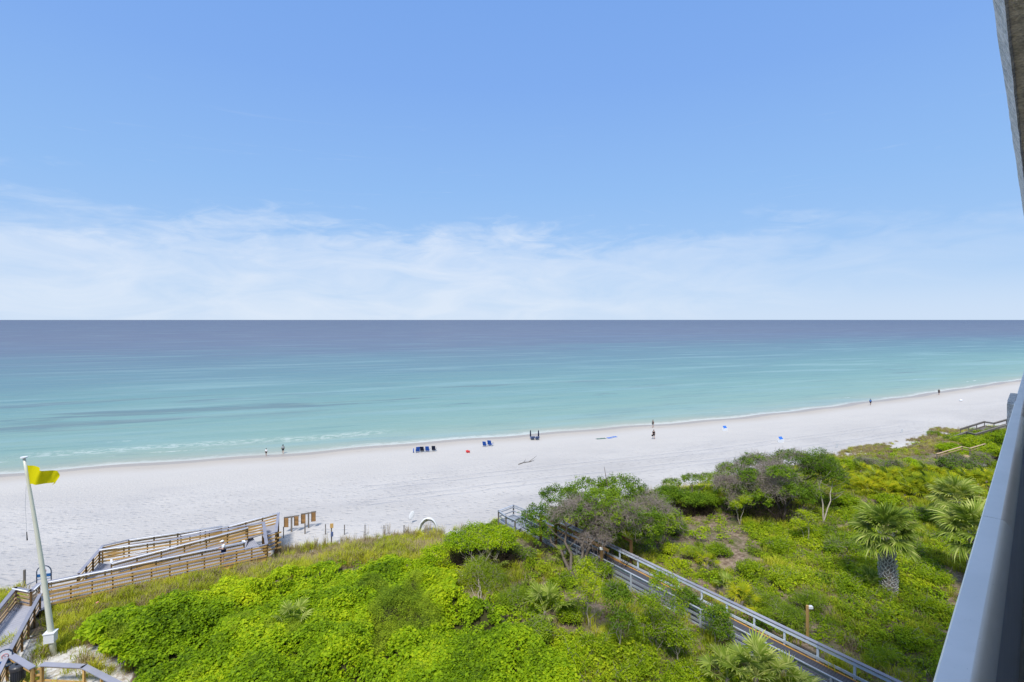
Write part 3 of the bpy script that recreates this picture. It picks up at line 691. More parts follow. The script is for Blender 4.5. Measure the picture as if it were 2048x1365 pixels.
MB().tube([R1b+Vector((e2[0],e2[1],0))*.12,R1c+Vector((e2[0],e2[1],0))*.12],.03,6).build('handrail',M['hand'],ramp)
R2a,R2b=ON(223,1127,3.9),ON(495,1056,3.9); rail(ramp,R2a,R2b,spacing=1.5,capw=.3,hand=1,side=1,nb=4,bh=.12,bays=3,**kw)
R2c=R2a+Vector((n2[0],n2[1],0))*.8; MB().beam(R2a,R2c,.12,.045).build('rail_cap',M['hand'],ramp)
MB().tube([ON(231,1116,4.6),ON(330,1094,4.6)],.03,6).build('handrail',M['hand'],ramp)
MA=ON(199,1100,6.6); MC=ON(340,1080,6.0); MBp=ON(527,1045,5.1)
rail(ramp,MA,MC,spacing=1.5,capw=.26,hand=1,side=1,first=True,last=False,bays=2,bh=.12,**kw)
rail(ramp,MC,MBp,spacing=1.5,capw=.26,side=1,bays=2,bh=.12,**kw)
LA=ON(158,1146,3.4); rail(ramp,LA,MA,spacing=1.3,capw=.22,side=-1,bays=2,bh=.12,**kw)
B0=ON(205,1092,7.6);B1=ON(258,1080,7.9);B2=ON(443,1053,8.4)
rail(ramp,B0,B1,spacing=1.5,capw=.2,side=1,bh=.12,**kw); rail(ramp,B1,B2,spacing=1.6,capw=.2,hand=1,side=1,bays=3,bh=.12,**kw)
MB().beam(MA,B0,.2,.045).build('rail_cap',M['cap'],ramp)
A0=ON(557,1026,6.8);A1=ON(457,1053,6.8);A2=ON(362,1071,6.8)
rail(ramp,A0,A1,spacing=1.3,capw=.2,hand=-1,side=-1,bays=2,bh=.12,**kw); rail(ramp,A1,A2,spacing=1.5,capw=.2,hand=-1,side=-1,bays=3,bh=.12,**kw)
# far right landing
E0=ON(552,1064,2.4); rail(ramp,A0,E0,spacing=1.4,capw=.24,side=1,bh=.12,**kw)
C0=ON(533,1088,.02); rail(ramp,C0+Vector((0,0,.004)),MBp+Vector((0,0,.004)),spacing=1.6,capw=.26,side=1,bh=.12,boards=True,**kw)
E1=ON(535,1069,2.2)
rail(ramp,E1,E0-Vector((0,0,.004)),spacing=1.2,capw=.14,side=1,bh=.10,nb=5,h=1.5,**kw)
for j in range(4):
    p=E0+Vector((0,0,-.15-.45*j)); q=p+Vector((e2[0],e2[1],0))*.45; MB().beam(p,q,.04,.12).build('joist_end',M['wood_new'],ramp)
    p=C0+Vector((0,0,-.5-.4*j)); q=p+Vector((e2[0],e2[1],0))*.35; MB().beam(p,q,.04,.10).build('joist_end',M['wood_new'],ramp)
dn=Vector((0,0,-1.06))
u_=lambda v,n: Vector((v.x+n2[0]*n,v.y+n2[1]*n,v.z))
deck(ramp,(RL+dn,RR+dn),(u_(RL,1.85)+dn,u_(RR,1.85)+dn),M['deck'],fascia=M['wood_new'])
s12=lerp(RL,RR,.905); deck(ramp,(u_(s12,1.88)+dn,u_(RR,1.88)+dn),(u_(s12,4.9)+dn,u_(RR,4.9)+dn),M['deck'])
deck(ramp,(R1a+Vector((e2[0],e2[1],0))*1.6+u_(Vector(),.1)+dn,R1b+u_(Vector(),.1)+dn),(R2a-Vector((e2[0],e2[1],0))*1.9-u_(Vector(),.1)+dn,R2b-u_(Vector(),.1)+dn),M['deck'])
deck(ramp,(LA+dn,R2a+dn-Vector((0,0,.01))),(MA+dn,u_(R2a,2.6)+dn),M['deck'])
deck(ramp,(R2a+u_(Vector(),.1)+dn,R2b+u_(Vector(),.1)+dn),(MA-u_(Vector(),.1)+dn+Vector((e2[0],e2[1],0)),MBp-u_(Vector(),.1)+dn),M['deck'])
deck(ramp,(MC+u_(Vector(),.1)+dn,MBp+u_(Vector(),.1)+dn),(A2-u_(Vector(),.1)+dn,A1-u_(Vector(),.1)+dn+Vector((e2[0],e2[1],0))*2),M['deck'])
deck(ramp,(E1+dn,E0+dn),(u_(MBp,1.6)+dn,A0+dn),M['deck'])
# braces and footing blocks under the front edge
for t in (.30,.56,.78,.98):
    p=lerp(RL,RR,t); g=float(ground(p.x,p.y)); MB().box((p.x+n2[0]*-.08,p.y+n2[1]*-.08,(p.z-1.3+g)/2),(.34,.09,max(.2,p.z-1.3-g)),math.atan2(e2[1],e2[0])).build('footing_board',M['wood_new'],ramp)
for t0,t1 in ((.97,.90),(.97,1.0)):
    a=lerp(RL,RR,t0)+Vector((0,0,-1.35)); b=lerp(RL,RR,t1)+Vector((0,0,-2.1)); MB().beam(u_(a,-.05),u_(b,-.05),.05,.12).build('brace',M['wood_new'],ramp)
# ---- approach walkway on the left edge
zc=5.9; wp=lambda px,py,z=zc: Vector(W(px,py,z))
wk=thing('beach_access_walkway','grey decked timber walkway sloping up to the ramp at the left edge','walkway',tuple(wp(15,1310,4.6)))
Lc=[wp(-75,1305),wp(31,1176),wp(62,1182),wp(78,1167)]
kw2=dict(capm=M['cap'],boardm=M['wood_tan'],postm=M['post'])
rail(wk,Lc[0],Lc[1],spacing=1.6,capw=.24,side=1,bays=2,bh=.13,**kw2); rail(wk,Lc[1],Lc[2],spacing=1.6,capw=.2,side=1,bh=.13,hand=1,**kw2); rail(wk,Lc[2],Lc[3],spacing=1.2,capw=.24,hand=1,side=1,bh=.13,**kw2)
Rc=[wp(80,1189),wp(15,1310),wp(-40,1425)]
rail(wk,Rc[0],Rc[1],spacing=1.5,capw=.2,side=1,bays=2,bh=.13,h=1.05,**kw2); rail(wk,Rc[1],Rc[2],spacing=1.6,capw=.2,side=1,bays=2,bh=.13,**kw2)
dz=Vector((0,0,-1.0))
deck(wk,(Lc[0]+dz,Lc[1]+dz),(Rc[1]+dz-Vector((.3,1.2,0)),Rc[0]+dz),M['deck'],w=.2); 
deck(wk,(Lc[1]+dz-Vector((0,0,.006)),Lc[3]+dz+Vector((.6,.4,-.006))),(Rc[0]+dz+Vector((-.1,-.2,-.006)),Rc[0]+dz+Vector((.5,.2,-.006))),M['deck'],w=.2)
deck(wk,(wp(-300,1300)+dz*1.05,wp(-60,1302)+dz*1.05),(wp(-300,1520)+dz*1.05,wp(70,1420)+dz*1.05),M['deck'],w=.2)
for a,b in (((40,1262),(84,1240)),((55,1235),(95,1222)),((30,1290),(60,1278))):
    MB().beam(wp(*a,4.55),wp(*b,4.4),.05,.2).build('brace',M['wood_tan'],wk)
# ---- low fence with little gate, bottom left
lf=thing('low_fence','low timber fence with grey cap curving round the sand patch at bottom left','fence',tuple(wp(120,1330,4.6)))
pts=[wp(85,1329),wp(168,1333),wp(240,1370),wp(300,1420)]
pts0=[wp(14,1306),wp(64,1336)]
kw3=dict(capm=M['cap'],boardm=M['wood_new'],postm=M['wood_new'],nb=2,h=.95)
rail(lf,pts0[0],pts0[1],spacing=1.6,capw=.3,side=1,**kw3)
for a,b in zip(pts[:-1],pts[1:]): rail(lf,a,b,spacing=1.7,capw=.3,side=-1,bays=1,first=(a is pts[0]),**kw3)
ga,gb=wp(66,1338,5.75),wp(84,1336,5.75); gd=(gb-ga)
gt=thing('timber_gate','small square timber gate panel beside the black bin','gate',tuple(ga-Vector((0,0,1.15))))
for t in (0.08,.92):
    p=ga+gd*t; MB().box((p.x,p.y,p.z-.5),(.09,.09,1.0),math.atan2(gd.y,gd.x)).build('gate_post',M['wood_new'],gt)
for z_ in (-.04,-.36,-.68,-.95):
    MB().beam(ga+gd*.1+Vector((0,0,z_)),ga+gd*.9+Vector((0,0,z_)),.05,.10).build('gate_board',M['wood_new'],gt)

# ---- boardwalk through the scrub
ZC=5.7; bw=thing('scrub_boardwalk','long grey boardwalk with orange edge line running through the scrub under the tree','boardwalk',tuple(BW(0,0,4.0)))
tA,tB=-13.2,26.0
kwb=dict(capm=M['cap'],boardm=M['wood_pale'],postm=M['wood_pale'])
rail(bw,BW(tA+1.0,0,ZC),BW(tB,0,ZC),h=.86,nb=2,spacing=1.83,capw=.24,side=1,bays=2,bh=.15,capn=9,**kwb)
kwb2=dict(capm=M['wood_grey'],boardm=M['wood_grey'],postm=M['wood_grey'])
rail(bw,BW(tA+2,BWW,ZC),BW(tB,BWW,ZC),h=.9,nb=3,spacing=1.83,capw=.10,side=-1,bays=2,bh=.16,capn=9,**kwb2)
deck(bw,(BW(tA,.06,ZC-1.0),BW(tB,.06,ZC-1.0)),(BW(tA,BWW-.06,ZC-1.0),BW(tB,BWW-.06,ZC-1.0)),M['deck_dark'],fascia=M['wood_grey'],w=.15)
MB().beam(BW(tA,.13,ZC-.985),BW(tB,.13,ZC-.985),.055,.03).build('edge_strip',M['orange'],bw)
MB().beam(BW(-10,.13,ZC-.9),BW(-1,.13,ZC-.9),.03,.05).build('edge_strip',M['orange'],bw)
# white pipe below the near edge
MB().tube([BW(1.0,BWW+.30,4.25),BW(5,BWW+.36,4.1),BW(9.5,BWW+.42,4.15),BW(14,BWW+.4,4.2)],.035,6).build('pipe',M['conduit'],bw,smooth=True)
for t in np.arange(-12,25,3.66):
    MB().beam(BW(t,-.1,ZC-1.2),BW(t,BWW+.1,ZC-1.2),.09,.18).build('cross_joist',M['wood_old'],bw)
# tall dark posts carrying the shade roof frame under the tree
for (t,o,h_) in ((-8.2,BWW+.1,2.3),(-6.2,BWW+.1,2.3),(-6.4,-.15,1.6),(-3.0,BWW+.1,1.9),(-.3,-.2,1.9),(-.9,BWW+.15,1.75)):
    p=BW(t,o,ZC); MB().box((p.x,p.y,(p.z+h_-1+3.2)/2),(.17,.17,p.z+h_-1-3.2),math.atan2(bdir[1],bdir[0])).build('tall_post',M['post'],bw)
for o in (BWW+.12,-.18):
    MB().beam(BW(-8.4,o,ZC+1.1),BW(-.2,o,ZC+.9),.06,.2).build('roof_beam',M['post'],bw)
# end platform overlooking the beach
ez=ZC; P=[Vector(W(*q,ez)) for q in ((997,1022),(1027,1011),(1055,1022),(1060,1040),(1030,1041),(1012,1033))]
pc=sum(P,Vector())/6
kwp=dict(capm=M['wood_grey'],boardm=M['wood_grey'],postm=M['wood_old'],nb=3,h=.95,spacing=1.6,capw=.16)
plat=thing('viewing_platform','small grey timber platform with railings at the beach end of the scrub boardwalk','platform',(pc.x,pc.y,3.0))
rail(plat,P[0],P[1],side=1,**kwp);rail(plat,P[1],P[2],side=1,**kwp);rail(plat,P[0],P[5],side=-1,**kwp);rail(plat,P[5],P[4],side=-1,last=True,**kwp)
P7=Vector(W(1085,1012,ez)); rail(plat,P[2]+Vector((0,0,.02)),P7,side=1,**kwp)
dd=Vector((0,0,-1.0)); deck(plat,(P[0]+dd,P[4]+dd),(P[1]+dd,P7+dd),M['wood_grey'])
# ---- stairs and handrail far right
st=thing('beach_stairs','weathered grey timber stairway with landing at the far right of the beach','stairs',W(1930,885,3.5))
F_=[Vector(W(1893,878,3.9)),Vector(W(1933,864,4.7)),Vector(W(1951,868,4.8)),Vector(W(2013,849.5,5.6)),Vector(W(2030,844,5.8))]
K_=[Vector(W(1921,858,4.2)),Vector(W(1969,843,5.0)),Vector(W(1988,846,5.0)),Vector(W(2013,839,5.6)),Vector(W(2030,834,5.8))]
kws=dict(capm=M['wood_old'],boardm=M['wood_old'],postm=M['wood_old'],nb=2,h=.9,spacing=2.2,capw=.28,bh=.2,side=1)
for q in (F_,K_):
    for a,b in zip(q[:-1],q[1:]): rail(st,a,b,**kws)
for i in range(4): deck(st,(F_[i]+dd,F_[i+1]+dd),(K_[i]+dd,K_[i+1]+dd),M['wood_old'],fascia=M['wood_old'],w=.28)
hr=thing('dune_handrail','tan timber handrail on a dune path below the far grey stairway','handrail',W(1925,915,4.2))
Hp=[Vector(W(1874,908,5.3)),Vector(W(1924,893.5,5.9)),Vector(W(1940,897,5.9)),Vector(W(1970,888,6.1))]
for a,b in zip(Hp[:-1],Hp[1:]): rail(hr,a,b,M['wood_tan'],M['wood_tan'],M['wood_old'],nb=1,h=.9,spacing=3.5,capw=.2,boards=True)
deck(hr,(Hp[0]+dd,Hp[1]+dd),(Hp[0]+dd+Vector((-.5,-1.6,0)),Hp[1]+dd+Vector((-.5,-1.6,0))),M['wood_tan'],w=.3)

# ------------------------------------------------ flagpole, signs, bin
fb=Vector(Wd(108,1306,29.2)); ft=Vector(Wd(48,916,29.2)); fb.z=float(ground(fb.x,fb.y))-.1
fp=thing('flagpole','tall leaning white flagpole with a yellow flag at the left edge','flagpole',tuple(fb))
side_=Vector((R2[0],R2[1],0))
pl=[lerp(fb,ft,t)+side_*(.10*math.sin(t*math.pi)) for t in np.linspace(0,1,12)]
MB().tube(pl,[.165-.095*t for t in np.linspace(0,1,12)],14).build('pole',M['pole'],fp,smooth=True)
MB().disc(ft+Vector((0,0,.03)),(0,0,1),.17,.06,14).build('pole_cap',M['white'],fp)
bx=lerp(fb,ft,.10); mb=MB().box((bx.x,bx.y-.05,bx.z),(.5,.42,.52),HEAD-rad(90)+.3); b_=mb.build('control_box',M['white'],fp)
MB().box((bx.x,bx.y-.05,bx.z+.285),(.56,.48,.05),HEAD-rad(90)+.3).build('box_lid',M['white'],b_)
# flag cloth
u0=lerp(fb,ft,.962); v0=lerp(fb,ft,.868); V=[];F=[]; nu,nv=22,12
for i in range(nu+1):
    for j in range(nv+1):
        u=i/nu;v=j/nv; p=lerp(u0,v0,v)+side_*(.12+1.62*u*(1-.06*v))+Vector((0,0,-.27*u*(1-v)**1.2-.13*u*u*(1-v)))+Vector((D2[0],D2[1],0))*(.30*math.sin(u*7.5+v*2.6)*u**.6+.10*math.sin(u*17+v*6)*u)
        V.append(p-fb)
for i in range(nu):
    for j in range(nv): a=i*(nv+1)+j; F.append((a,a+nv+1,a+nv+2,a+1))
fl=put('flag',mesh_np('flag',V,F,M['flag'],smooth=True),fp)
hy=lerp(fb,ft,.86)-side_*.12; MB().tube([hy,hy+Vector((0,0,-1.2))-side_*.05,hy+Vector((0,0,-3.0))+side_*.05],.008,3).build('halyard',M['conduit'],fp)
MB().tube([hy+Vector((0,0,-2.7))+side_*.03,hy+Vector((0,0,-3.2))+side_*.06],[.02,.035],5).build('halyard_weight',M['dark'],fp)

def arch_sign(name,loc,rz,label,hh=1.75,ww=.62):
    t=thing(name,label,'sign',tuple(loc),rz); o=Vector(loc); rx=Vector((math.cos(rz),math.sin(rz),0)); nf=Vector((math.sin(rz),-math.cos(rz),0))
    pts=[o-rx*ww/2]+[o-rx*ww/2*math.cos(a)+Vector((0,0,hh-ww/2+ww/2*math.sin(a))) for a in np.linspace(0,math.pi,11)]+[o+rx*ww/2]
    m=MB().tube(pts,.032,6); t.rotation_euler=(0,0,0); m.build('frame',M['signframe'],t,smooth=True)
    w_=ww-.08
    def plate(z0,z1,mt,nm,off): MB().box(tuple(o+nf*off+Vector((0,0,(z0+z1)/2))),(w_,.02,z1-z0),rz).build(nm,mt,t)
    plate(hh-.92,hh-.34,M['white'],'panel',0)
    MB().disc(o+Vector((0,0,hh-ww/2-.03)),nf,w_/2,.019,18).build('panel_top',M['white'],t)
    plate(hh-.76,hh-.56,M['signblue'],'blue_band',.016)
    plate(hh-.92,hh-.88,M['signblue'],'blue_band',.016)
    c=o+nf*.022+Vector((0,0,hh-.34)); ring=[c+rx*.13*math.cos(a)+Vector((0,0,.13*math.sin(a))) for a in np.linspace(0,2*math.pi,17)]
    MB().tube(ring,.016,4,False).build('emblem',M['emblem'],t)
    MB().beam(c-rx*.09+Vector((0,0,.09)),c+rx*.09-Vector((0,0,.09)),.02,.03,up=nf).build('emblem',M['emblem'],t)
    return t
arch_sign('beach_sign',W(88,1186,4.85),HEAD-rad(90)+.25,'arched blue framed notice sign behind the flagpole near the top of the ramp',1.9,.85)
arch_sign('beach_sign',W(10,1354,4.85),HEAD-rad(90)+.7,'arched blue framed notice sign beside the black bin',1.45,.58)
# bin
bc=Vector(W(36,1368,4.86)); bt=thing('litter_bin','round black litter bin with open lid behind the low fence','bin',tuple(bc))
m=MB(); 
for k_ in range(24):
    a=2*math.pi*k_/24; p=bc+Vector((math.cos(a),math.sin(a),0))*.29; m.box(tuple(p+Vector((0,0,.42))),(.02,.06,.84),a)
m.build('slatted_body',M['bin'],bt); MB().tube([bc+Vector((0,0,.02)),bc+Vector((0,0,.80))],.26,20).build('liner',M['dark'],bt,smooth=False)
prof=[(.34,.80),(.35,.97),(.30,1.03),(.12,1.045),(.105,1.0),(.105,.9)]; V=[];F=[];n_=28
for r_,z_ in prof:
    for k_ in range(n_): a=2*math.pi*k_/n_; V.append(bc+Vector((r_*math.cos(a),r_*math.sin(a),z_)))
for i in range(len(prof)-1):
    for k_ in range(n_): a=i*n_+k_; b=i*n_+(k_+1)%n_; F.append((a,b,b+n_,a+n_))
m=MB(); m.add(V,F); m.build('lid',M['binlid'],bt,smooth=False)
MB().disc(bc+Vector((0,0,.9)),(0,0,1),.11,.01,16).build('lid_opening',M['dark'],bt)

# beach shower boards / wooden notice boards
def notice(px,py,ww,hh,label,rz):
    g=G(px,py); t=thing('notice_board',label,'sign',tuple(g)); rx=Vector((math.cos(rz),math.sin(rz),0))
    MB().box(tuple(g+Vector((0,0,.75))),(.13,.13,1.7),rz).build('post',M['wood_old'],t)
    MB().beam(g-rx*.4+Vector((0,0,1.50)),g+rx*.4+Vector((0,0,1.56)),.12,.12).build('cross_arm',M['wood_old'],t)
    for sgn in (-1,1):
        c=g+rx*sgn*.50+Vector((0,0,1.05+.06*sgn)); 
        for k_ in range(4): MB().box(tuple(c+Vector((math.sin(rz),-math.cos(rz),0))*.08+Vector((0,0,.35-.235*k_))),(.44,.05,.225),rz).build('board',M['board_brown'],t)
        MB().beam(c-rx*.24+Vector((0,0,.50)),c+rx*.24+Vector((0,0,.52)),.16,.09).build('top_rail',M['wood_old'],t)
        MB().beam(c-rx*.2+Vector((0,0,.45))-Vector((0,.12,0)),c-rx*.2-Vector((0,.12,.45)),.06,.04,up=Vector((0,1,0))).build('batten',M['post'],t)
notice(583,1064,1,1,'left of the two wide wooden double notice boards at the end of the ramp',HEAD-rad(90)+.1)
notice(617,1056,1,1,'right of the two wide wooden double notice boards on the sand',HEAD-rad(90)+.25)
g=G(610,1068); MB().box(tuple(g+Vector((0,0,.5))),(.12,.12,1.1)).top('stub_post',M['wood_old'],'short dark stub post under the right wooden notice board','post')
plabels={567:'slim dark marker post standing next to the ramp landing',651:'slim dark marker post just left of the small signpost',689:'slim dark marker post just right of the small signpost',730:'slim dark marker post standing in front of sparse beach weeds',768:'slim dark marker post between the weeds and the last post of the row',808:'last slim dark marker post of the row, beside the white dome frame',49:'thick dark post standing in grass beside the arched sign at left'}
for (px,yt,yb) in ((567,1054,1076),(651,1049,1069),(689,1050,1070),(730,1050,1071),(768,1051,1072),(808,1051,1071),(49,1140,1172)):
    g=G(px,yb); dpt=g.x*D2[0]+g.y*D2[1]; hgt=(yb-yt)/1000*dpt; r_=.045 if px>100 else .09
    t=MB().tube([g-Vector((0,0,.3)),g+Vector((0,0,hgt))],r_,8).top('marker_post',M['wood_old'],plabels[px],'post','marker posts in a row on the sand' if px>100 else None)
g=G(663,1092); sp=thing('signpost','small brown signpost with a white box halfway up at the dune edge','sign',tuple(g))
MB().box(tuple(g+Vector((0,0,.95))),(.12,.12,2.2)).build('post',M['wood_old'],sp)
MB().box(tuple(g+Vector((.02,-.08,1.95))),(.3,.04,.42),-.1).build('plate',M['wood_new'],sp); MB().box(tuple(g+Vector((.05,-.13,1.15))),(.22,.12,.42),-.1).build('white_box',M['slate'],sp)
# white dome frame with draped cloth
g=G(856,1068); dm=thing('dome_shelter','collapsed white dome beach shelter frame with draped cloth near the dune edge','shelter',tuple(g)); rx=Vector((math.cos(HEAD-1.57),math.sin(HEAD-1.57),0))
ry=Vector((-rx.y,rx.x,0))
for k_,(tilt,rr) in enumerate(((.1,.98),(.55,.95),(1.0,.9))):
    pts=[g+rx*math.cos(a)*rr-ry*math.sin(a)*math.sin(tilt)*-.9+Vector((0,0,math.sin(a)*math.cos(tilt*.8)*1.55)) for a in np.linspace(0,math.pi,15)]
    MB().tube(pts,.085,6).build('hoop',M['white'],dm,smooth=True)
V=[];F=[]
for i in range(15):
    a=math.pi*(.06+.88*i/14)
    for j in range(6):
        q=j/5; tl=-.05+1.0*q; rr=.98-.06*q+.02*math.sin(i*2.3+j); V.append(rx*math.cos(a)*rr+ry*math.sin(a)*math.sin(tl)*.9+Vector((0,0,math.sin(a)*math.cos(tl*.8)*1.53+.03*math.sin(i*1.7+j*2)-.02)))
for i in range(14):
    for j in range(5): 
        a=i*6+j; F.append((a,a+6,a+7,a+1))
cl=put('draped_cloth',mesh_np('draped_cloth',V,F,M['white'],smooth=True),dm); so_=cl.modifiers.new('thick','SOLIDIFY'); so_.thickness=.03
pts=[g+rx*math.cos(a)*.95-ry*.25*math.sin(a)+Vector((0,0,.08)) for a in np.linspace(0,2*math.pi,20)]; MB().tube(pts,.05,5,False).build('base_ring',M['white'],dm,smooth=True)
g=G(823,1047); m=MB(); m.tube([g,g+rx*.1+Vector((0,0,.5))],.03,5); M_=Matrix.Rotation(.35,3,'Y'); m.ell(g+rx*.02+Vector((0,0,.85)),(.26,.06,.48),12,8,M_)
m.top('white_paddle',M['white'],'white tilted paddle shaped marker beside the dome shelter','marker')

# ------------------------------------------------ things on the beach
def bchair(px,py,mt,label,rz=0,sc=1.0,group='beach chairs facing the sea'):
    g=G(px,py); t=thing('beach_chair',label,'beach chair',tuple(g),0,group); R_=Matrix.Rotation(rz,3,'Z')
    f=lambda a,b,c: g+R_@(Vector((a,b,c))*sc)
    MB().add([f(-.28,-.25,.22),f(.28,-.25,.22),f(.28,.28,.26),f(-.28,.28,.26),f(-.28,-.25,.18),f(.28,-.25,.18),f(.28,.28,.22),f(-.28,.28,.22)],[(0,1,2,3),(7,6,5,4),(0,4,5,1),(1,5,6,2),(2,6,7,3),(3,7,4,0)]).build('seat',mt,t)
    MB().add([f(-.28,-.25,.2),f(.28,-.25,.2),f(.26,-.62,.9),f(-.26,-.62,.9),f(-.28,-.29,.2),f(.28,-.29,.2),f(.26,-.67,.88),f(-.26,-.67,.88)],[(0,1,2,3),(7,6,5,4),(0,4,5,1),(1,5,6,2),(2,6,7,3),(3,7,4,0)]).build('backrest',mt,t)
    for sg in (-1,1):
        MB().tube([f(.31*sg,-.62,.02),f(.31*sg,-.1,.42),f(.31*sg,.33,.42),f(.31*sg,.33,.02),f(.31*sg,-.5,.02)],.018*sc,5).build('frame',M['conduit'],t)
        MB().box(tuple(f(.31*sg,.1,.45)),(.06*sc,.4*sc,.03),rz).build('armrest',M['bark_pale'],t)
    return t
faceaz=HEAD-1.57
bchair(835,905,M['blue'],'leftmost chair of the four, bright blue',faceaz+.3,1.25); bchair(845,904,M['navy'],'black chair between the two blue chairs of the row of four',faceaz,1.2)
bchair(855.5,903.5,M['blue'],'blue chair between the two black chairs of the row of four',faceaz,1.2); bchair(868,902.5,M['navy'],'rightmost chair of the four, black',faceaz,1.2)
bchair(970,893,M['blue'],'left blue chair of the pair beside the red bucket',faceaz-.2,1.15); bchair(981,892,M['blue'],'right blue chair of the pair beside the red bucket',faceaz-.3,1.3)
g=G(827,906); m=MB().tube([g,g+Vector((0,0,.75))],[.09,.07],8); m.top('folded_umbrella',M['blue'],'small upright rolled blue beach umbrella left of the four chairs','umbrella',smooth=True)
g=G(935,906); rb=thing('red_bucket','red plastic beach bucket tipped on the sand between the chair groups','bucket',tuple(g))
MB().tube([g+Vector((-.2,0,.18)),g+Vector((.15,.05,.32))],[.26,.17],12).build('bucket_body',M['red'],rb,smooth=True); MB().tube([g+Vector((.25,-.1,.02)),g+Vector((.3,0,.35))],[.1,.16],8).build('spade',M['red'],rb)
# loungers with closed umbrellas
for (px,lb) in ((1065,'left slate blue lounger between the two closed umbrellas'),(1074.5,'right slate blue lounger between the two closed umbrellas')):
    g=G(px,880); t=thing('beach_lounger',lb,'lounger',tuple(g),0,'loungers by the water'); f=lambda a,b,c: g+Matrix.Rotation(faceaz+.1,3,'Z')@Vector((a,b,c))
    MB().add([f(-.34,-.2,.30),f(.34,-.2,.30),f(.34,1.3,.30),f(-.34,1.3,.30),f(-.34,-.2,.24),f(.34,-.2,.24),f(.34,1.3,.24),f(-.34,1.3,.24)],[(0,1,2,3),(7,6,5,4),(0,4,5,1),(1,5,6,2),(2,6,7,3),(3,7,4,0)]).build('seat',M['slate'],t)
    MB().add([f(-.34,-.2,.3),f(.34,-.2,.3),f(.34,-.75,.85),f(-.34,-.75,.85),f(-.34,-.25,.27),f(.34,-.25,.27),f(.34,-.8,.82),f(-.34,-.8,.82)],[(0,1,2,3),(7,6,5,4),(0,4,5,1),(1,5,6,2),(2,6,7,3),(3,7,4,0)]).build('backrest',M['slate'],t)
    for a in (-.33,.33):
        for b in (-.4,1.15): MB().tube([f(a,b,0),f(a,b,.28)],.03,5).build('leg',M['bark_pale'],t)
for px,lb in ((1061,'closed navy beach umbrella left of the two loungers'),(1077,'closed navy beach umbrella right of the two loungers')):
    g=G(px,877); t=thing('beach_umbrella',lb,'umbrella',tuple(g),0,'closed navy umbrellas'); MB().tube([g,g+Vector((0,0,1.3))],.035,6).build('pole',M['bark_pale'],t)
    MB().tube([g+Vector((0,0,z_)) for z_ in (.35,.6,1.4,1.62)],[.11,.16,.11,.03],8).build('folded_canopy',M['navy'],t,smooth=True)
def towel(px,py,l,w_,mt,label,rz):
    g=G(px,py); n_=8; V=[];F=[]; R_=Matrix.Rotation(rz,3,'Z')
    for i in range(n_+1):
        for j in range(5):
            a=(i/n_-.5)*l;b=(j/4-.5)*w_; q=R_@Vector((a,b,0)); z_=float(ground(g.x+q.x,g.y+q.y))-g.z+.05+.02*math.sin(i*2+j); V.append(q+Vector((0,0,z_)))
    for i in range(n_):
        for j in range(4): a=i*5+j; F.append((a,a+5,a+6,a+1))
    o=put('beach_mat',mesh_np('beach_mat',V,F,mt),loc=g,label=label,cat='beach mat'); s_=o.modifiers.new('t','SOLIDIFY'); s_.thickness=.05
towel(1202,878,2.0,.7,M['towelg'],'long dark green mat lying left of the two blue mats',.05); towel(1219,876.5,1.0,.8,M['towelb'],'middle blue mat lying on the sand near the water',.1); towel(1228.5,874.5,1.1,.7,M['towelb'],'right blue mat lying nearest the walking figure in black',.1)
for (px,py,lb) in ((1450,862,'small blue topped white tilted box on the sand nearer the water'),(1562,885,'small blue topped white tilted box on the sand nearer the trees')):
    g=G(px,py); t=thing('umbrella_box',lb,'box',tuple(g)); M_=Matrix.Rotation(.5,3,'X')
    MB().box(tuple(g+Vector((0,0,.28))),(.95,.6,.56),.2).build('box_body',M['white'],t)
    m=MB().add([g+Vector(v) for v in ((-.45,-.2,.58),(.42,-.1,.58),(.5,.38,.95),(-.38,.28,.95),(-.45,-.24,.565),(.42,-.14,.565),(.5,.34,.91),(-.38,.24,.91))],[(0,1,2,3),(7,6,5,4),(0,4,5,1),(1,5,6,2),(2,6,7,3),(3,7,4,0)]); m.build('box_lid',M['towelb'],t)
g=G(1922,803); MB().ell(g+Vector((0,0,.25)),(.5,.35,.3),10,6).top('white_bundle',M['white'],'small white bundle lying on the distant beach','bundle',smooth=True)
for (px,py,lb) in ((1674,896,'pair of thin grey sign stakes on the sand beyond the big shrubs'),(1804,866,'pair of thin grey sign stakes on the sand left of the far stairway')):
    g=G(px,py); t=thing('stake_pair',lb,'stakes',tuple(g))
    for sg in (-1,1): MB().box(tuple(g+Vector((sg*.16,0,.35))),(.16,.05,.75),.3).build('stake',M['conduit'],t)
# driftwood
g=G(1055,928); pts=[G(1037,930),G(1047,926.5),G(1058,925),G(1068,922)]; m=MB(); m.tube([p+Vector((0,0,.08)) for p in pts],[.06,.055,.045,.015],6); m.tube([pts[2]+Vector((0,0,.08)),G(1074,918)+Vector((0,0,.5))],[.05,.015],5); m.tube([pts[1]+Vector((0,0,.08)),G(1052,922)+Vector((0,0,.3))],[.04,.012],5)
m.top('driftwood',M['drift'],'long thin driftwood branch lying on the middle of the beach','driftwood',smooth=True)
# rubbish in the thicket
g=Vector(W(347,1335,5.3)); MB().beam(g,g+Vector((.35,.25,.12)),.14,.03).top('plastic_wrapper',M['tape'],'pale blue plastic scrap caught in the green vines','litter')
g=G(192,1220); MB().beam(g+Vector((0,0,.45)),g+Vector((.12,.06,.5)),.10,.03).top('pink_tag',M['pinktag'],'tiny pink tag in the grass below the ramp','tag')
g=G(1838,943)
MB().ell(G(1963,938)+Vector((0,0,.5)),(.9,.4,.12),10,5).top('white_board',M['white'],'white board lying under the dark shrub near the balcony','board')

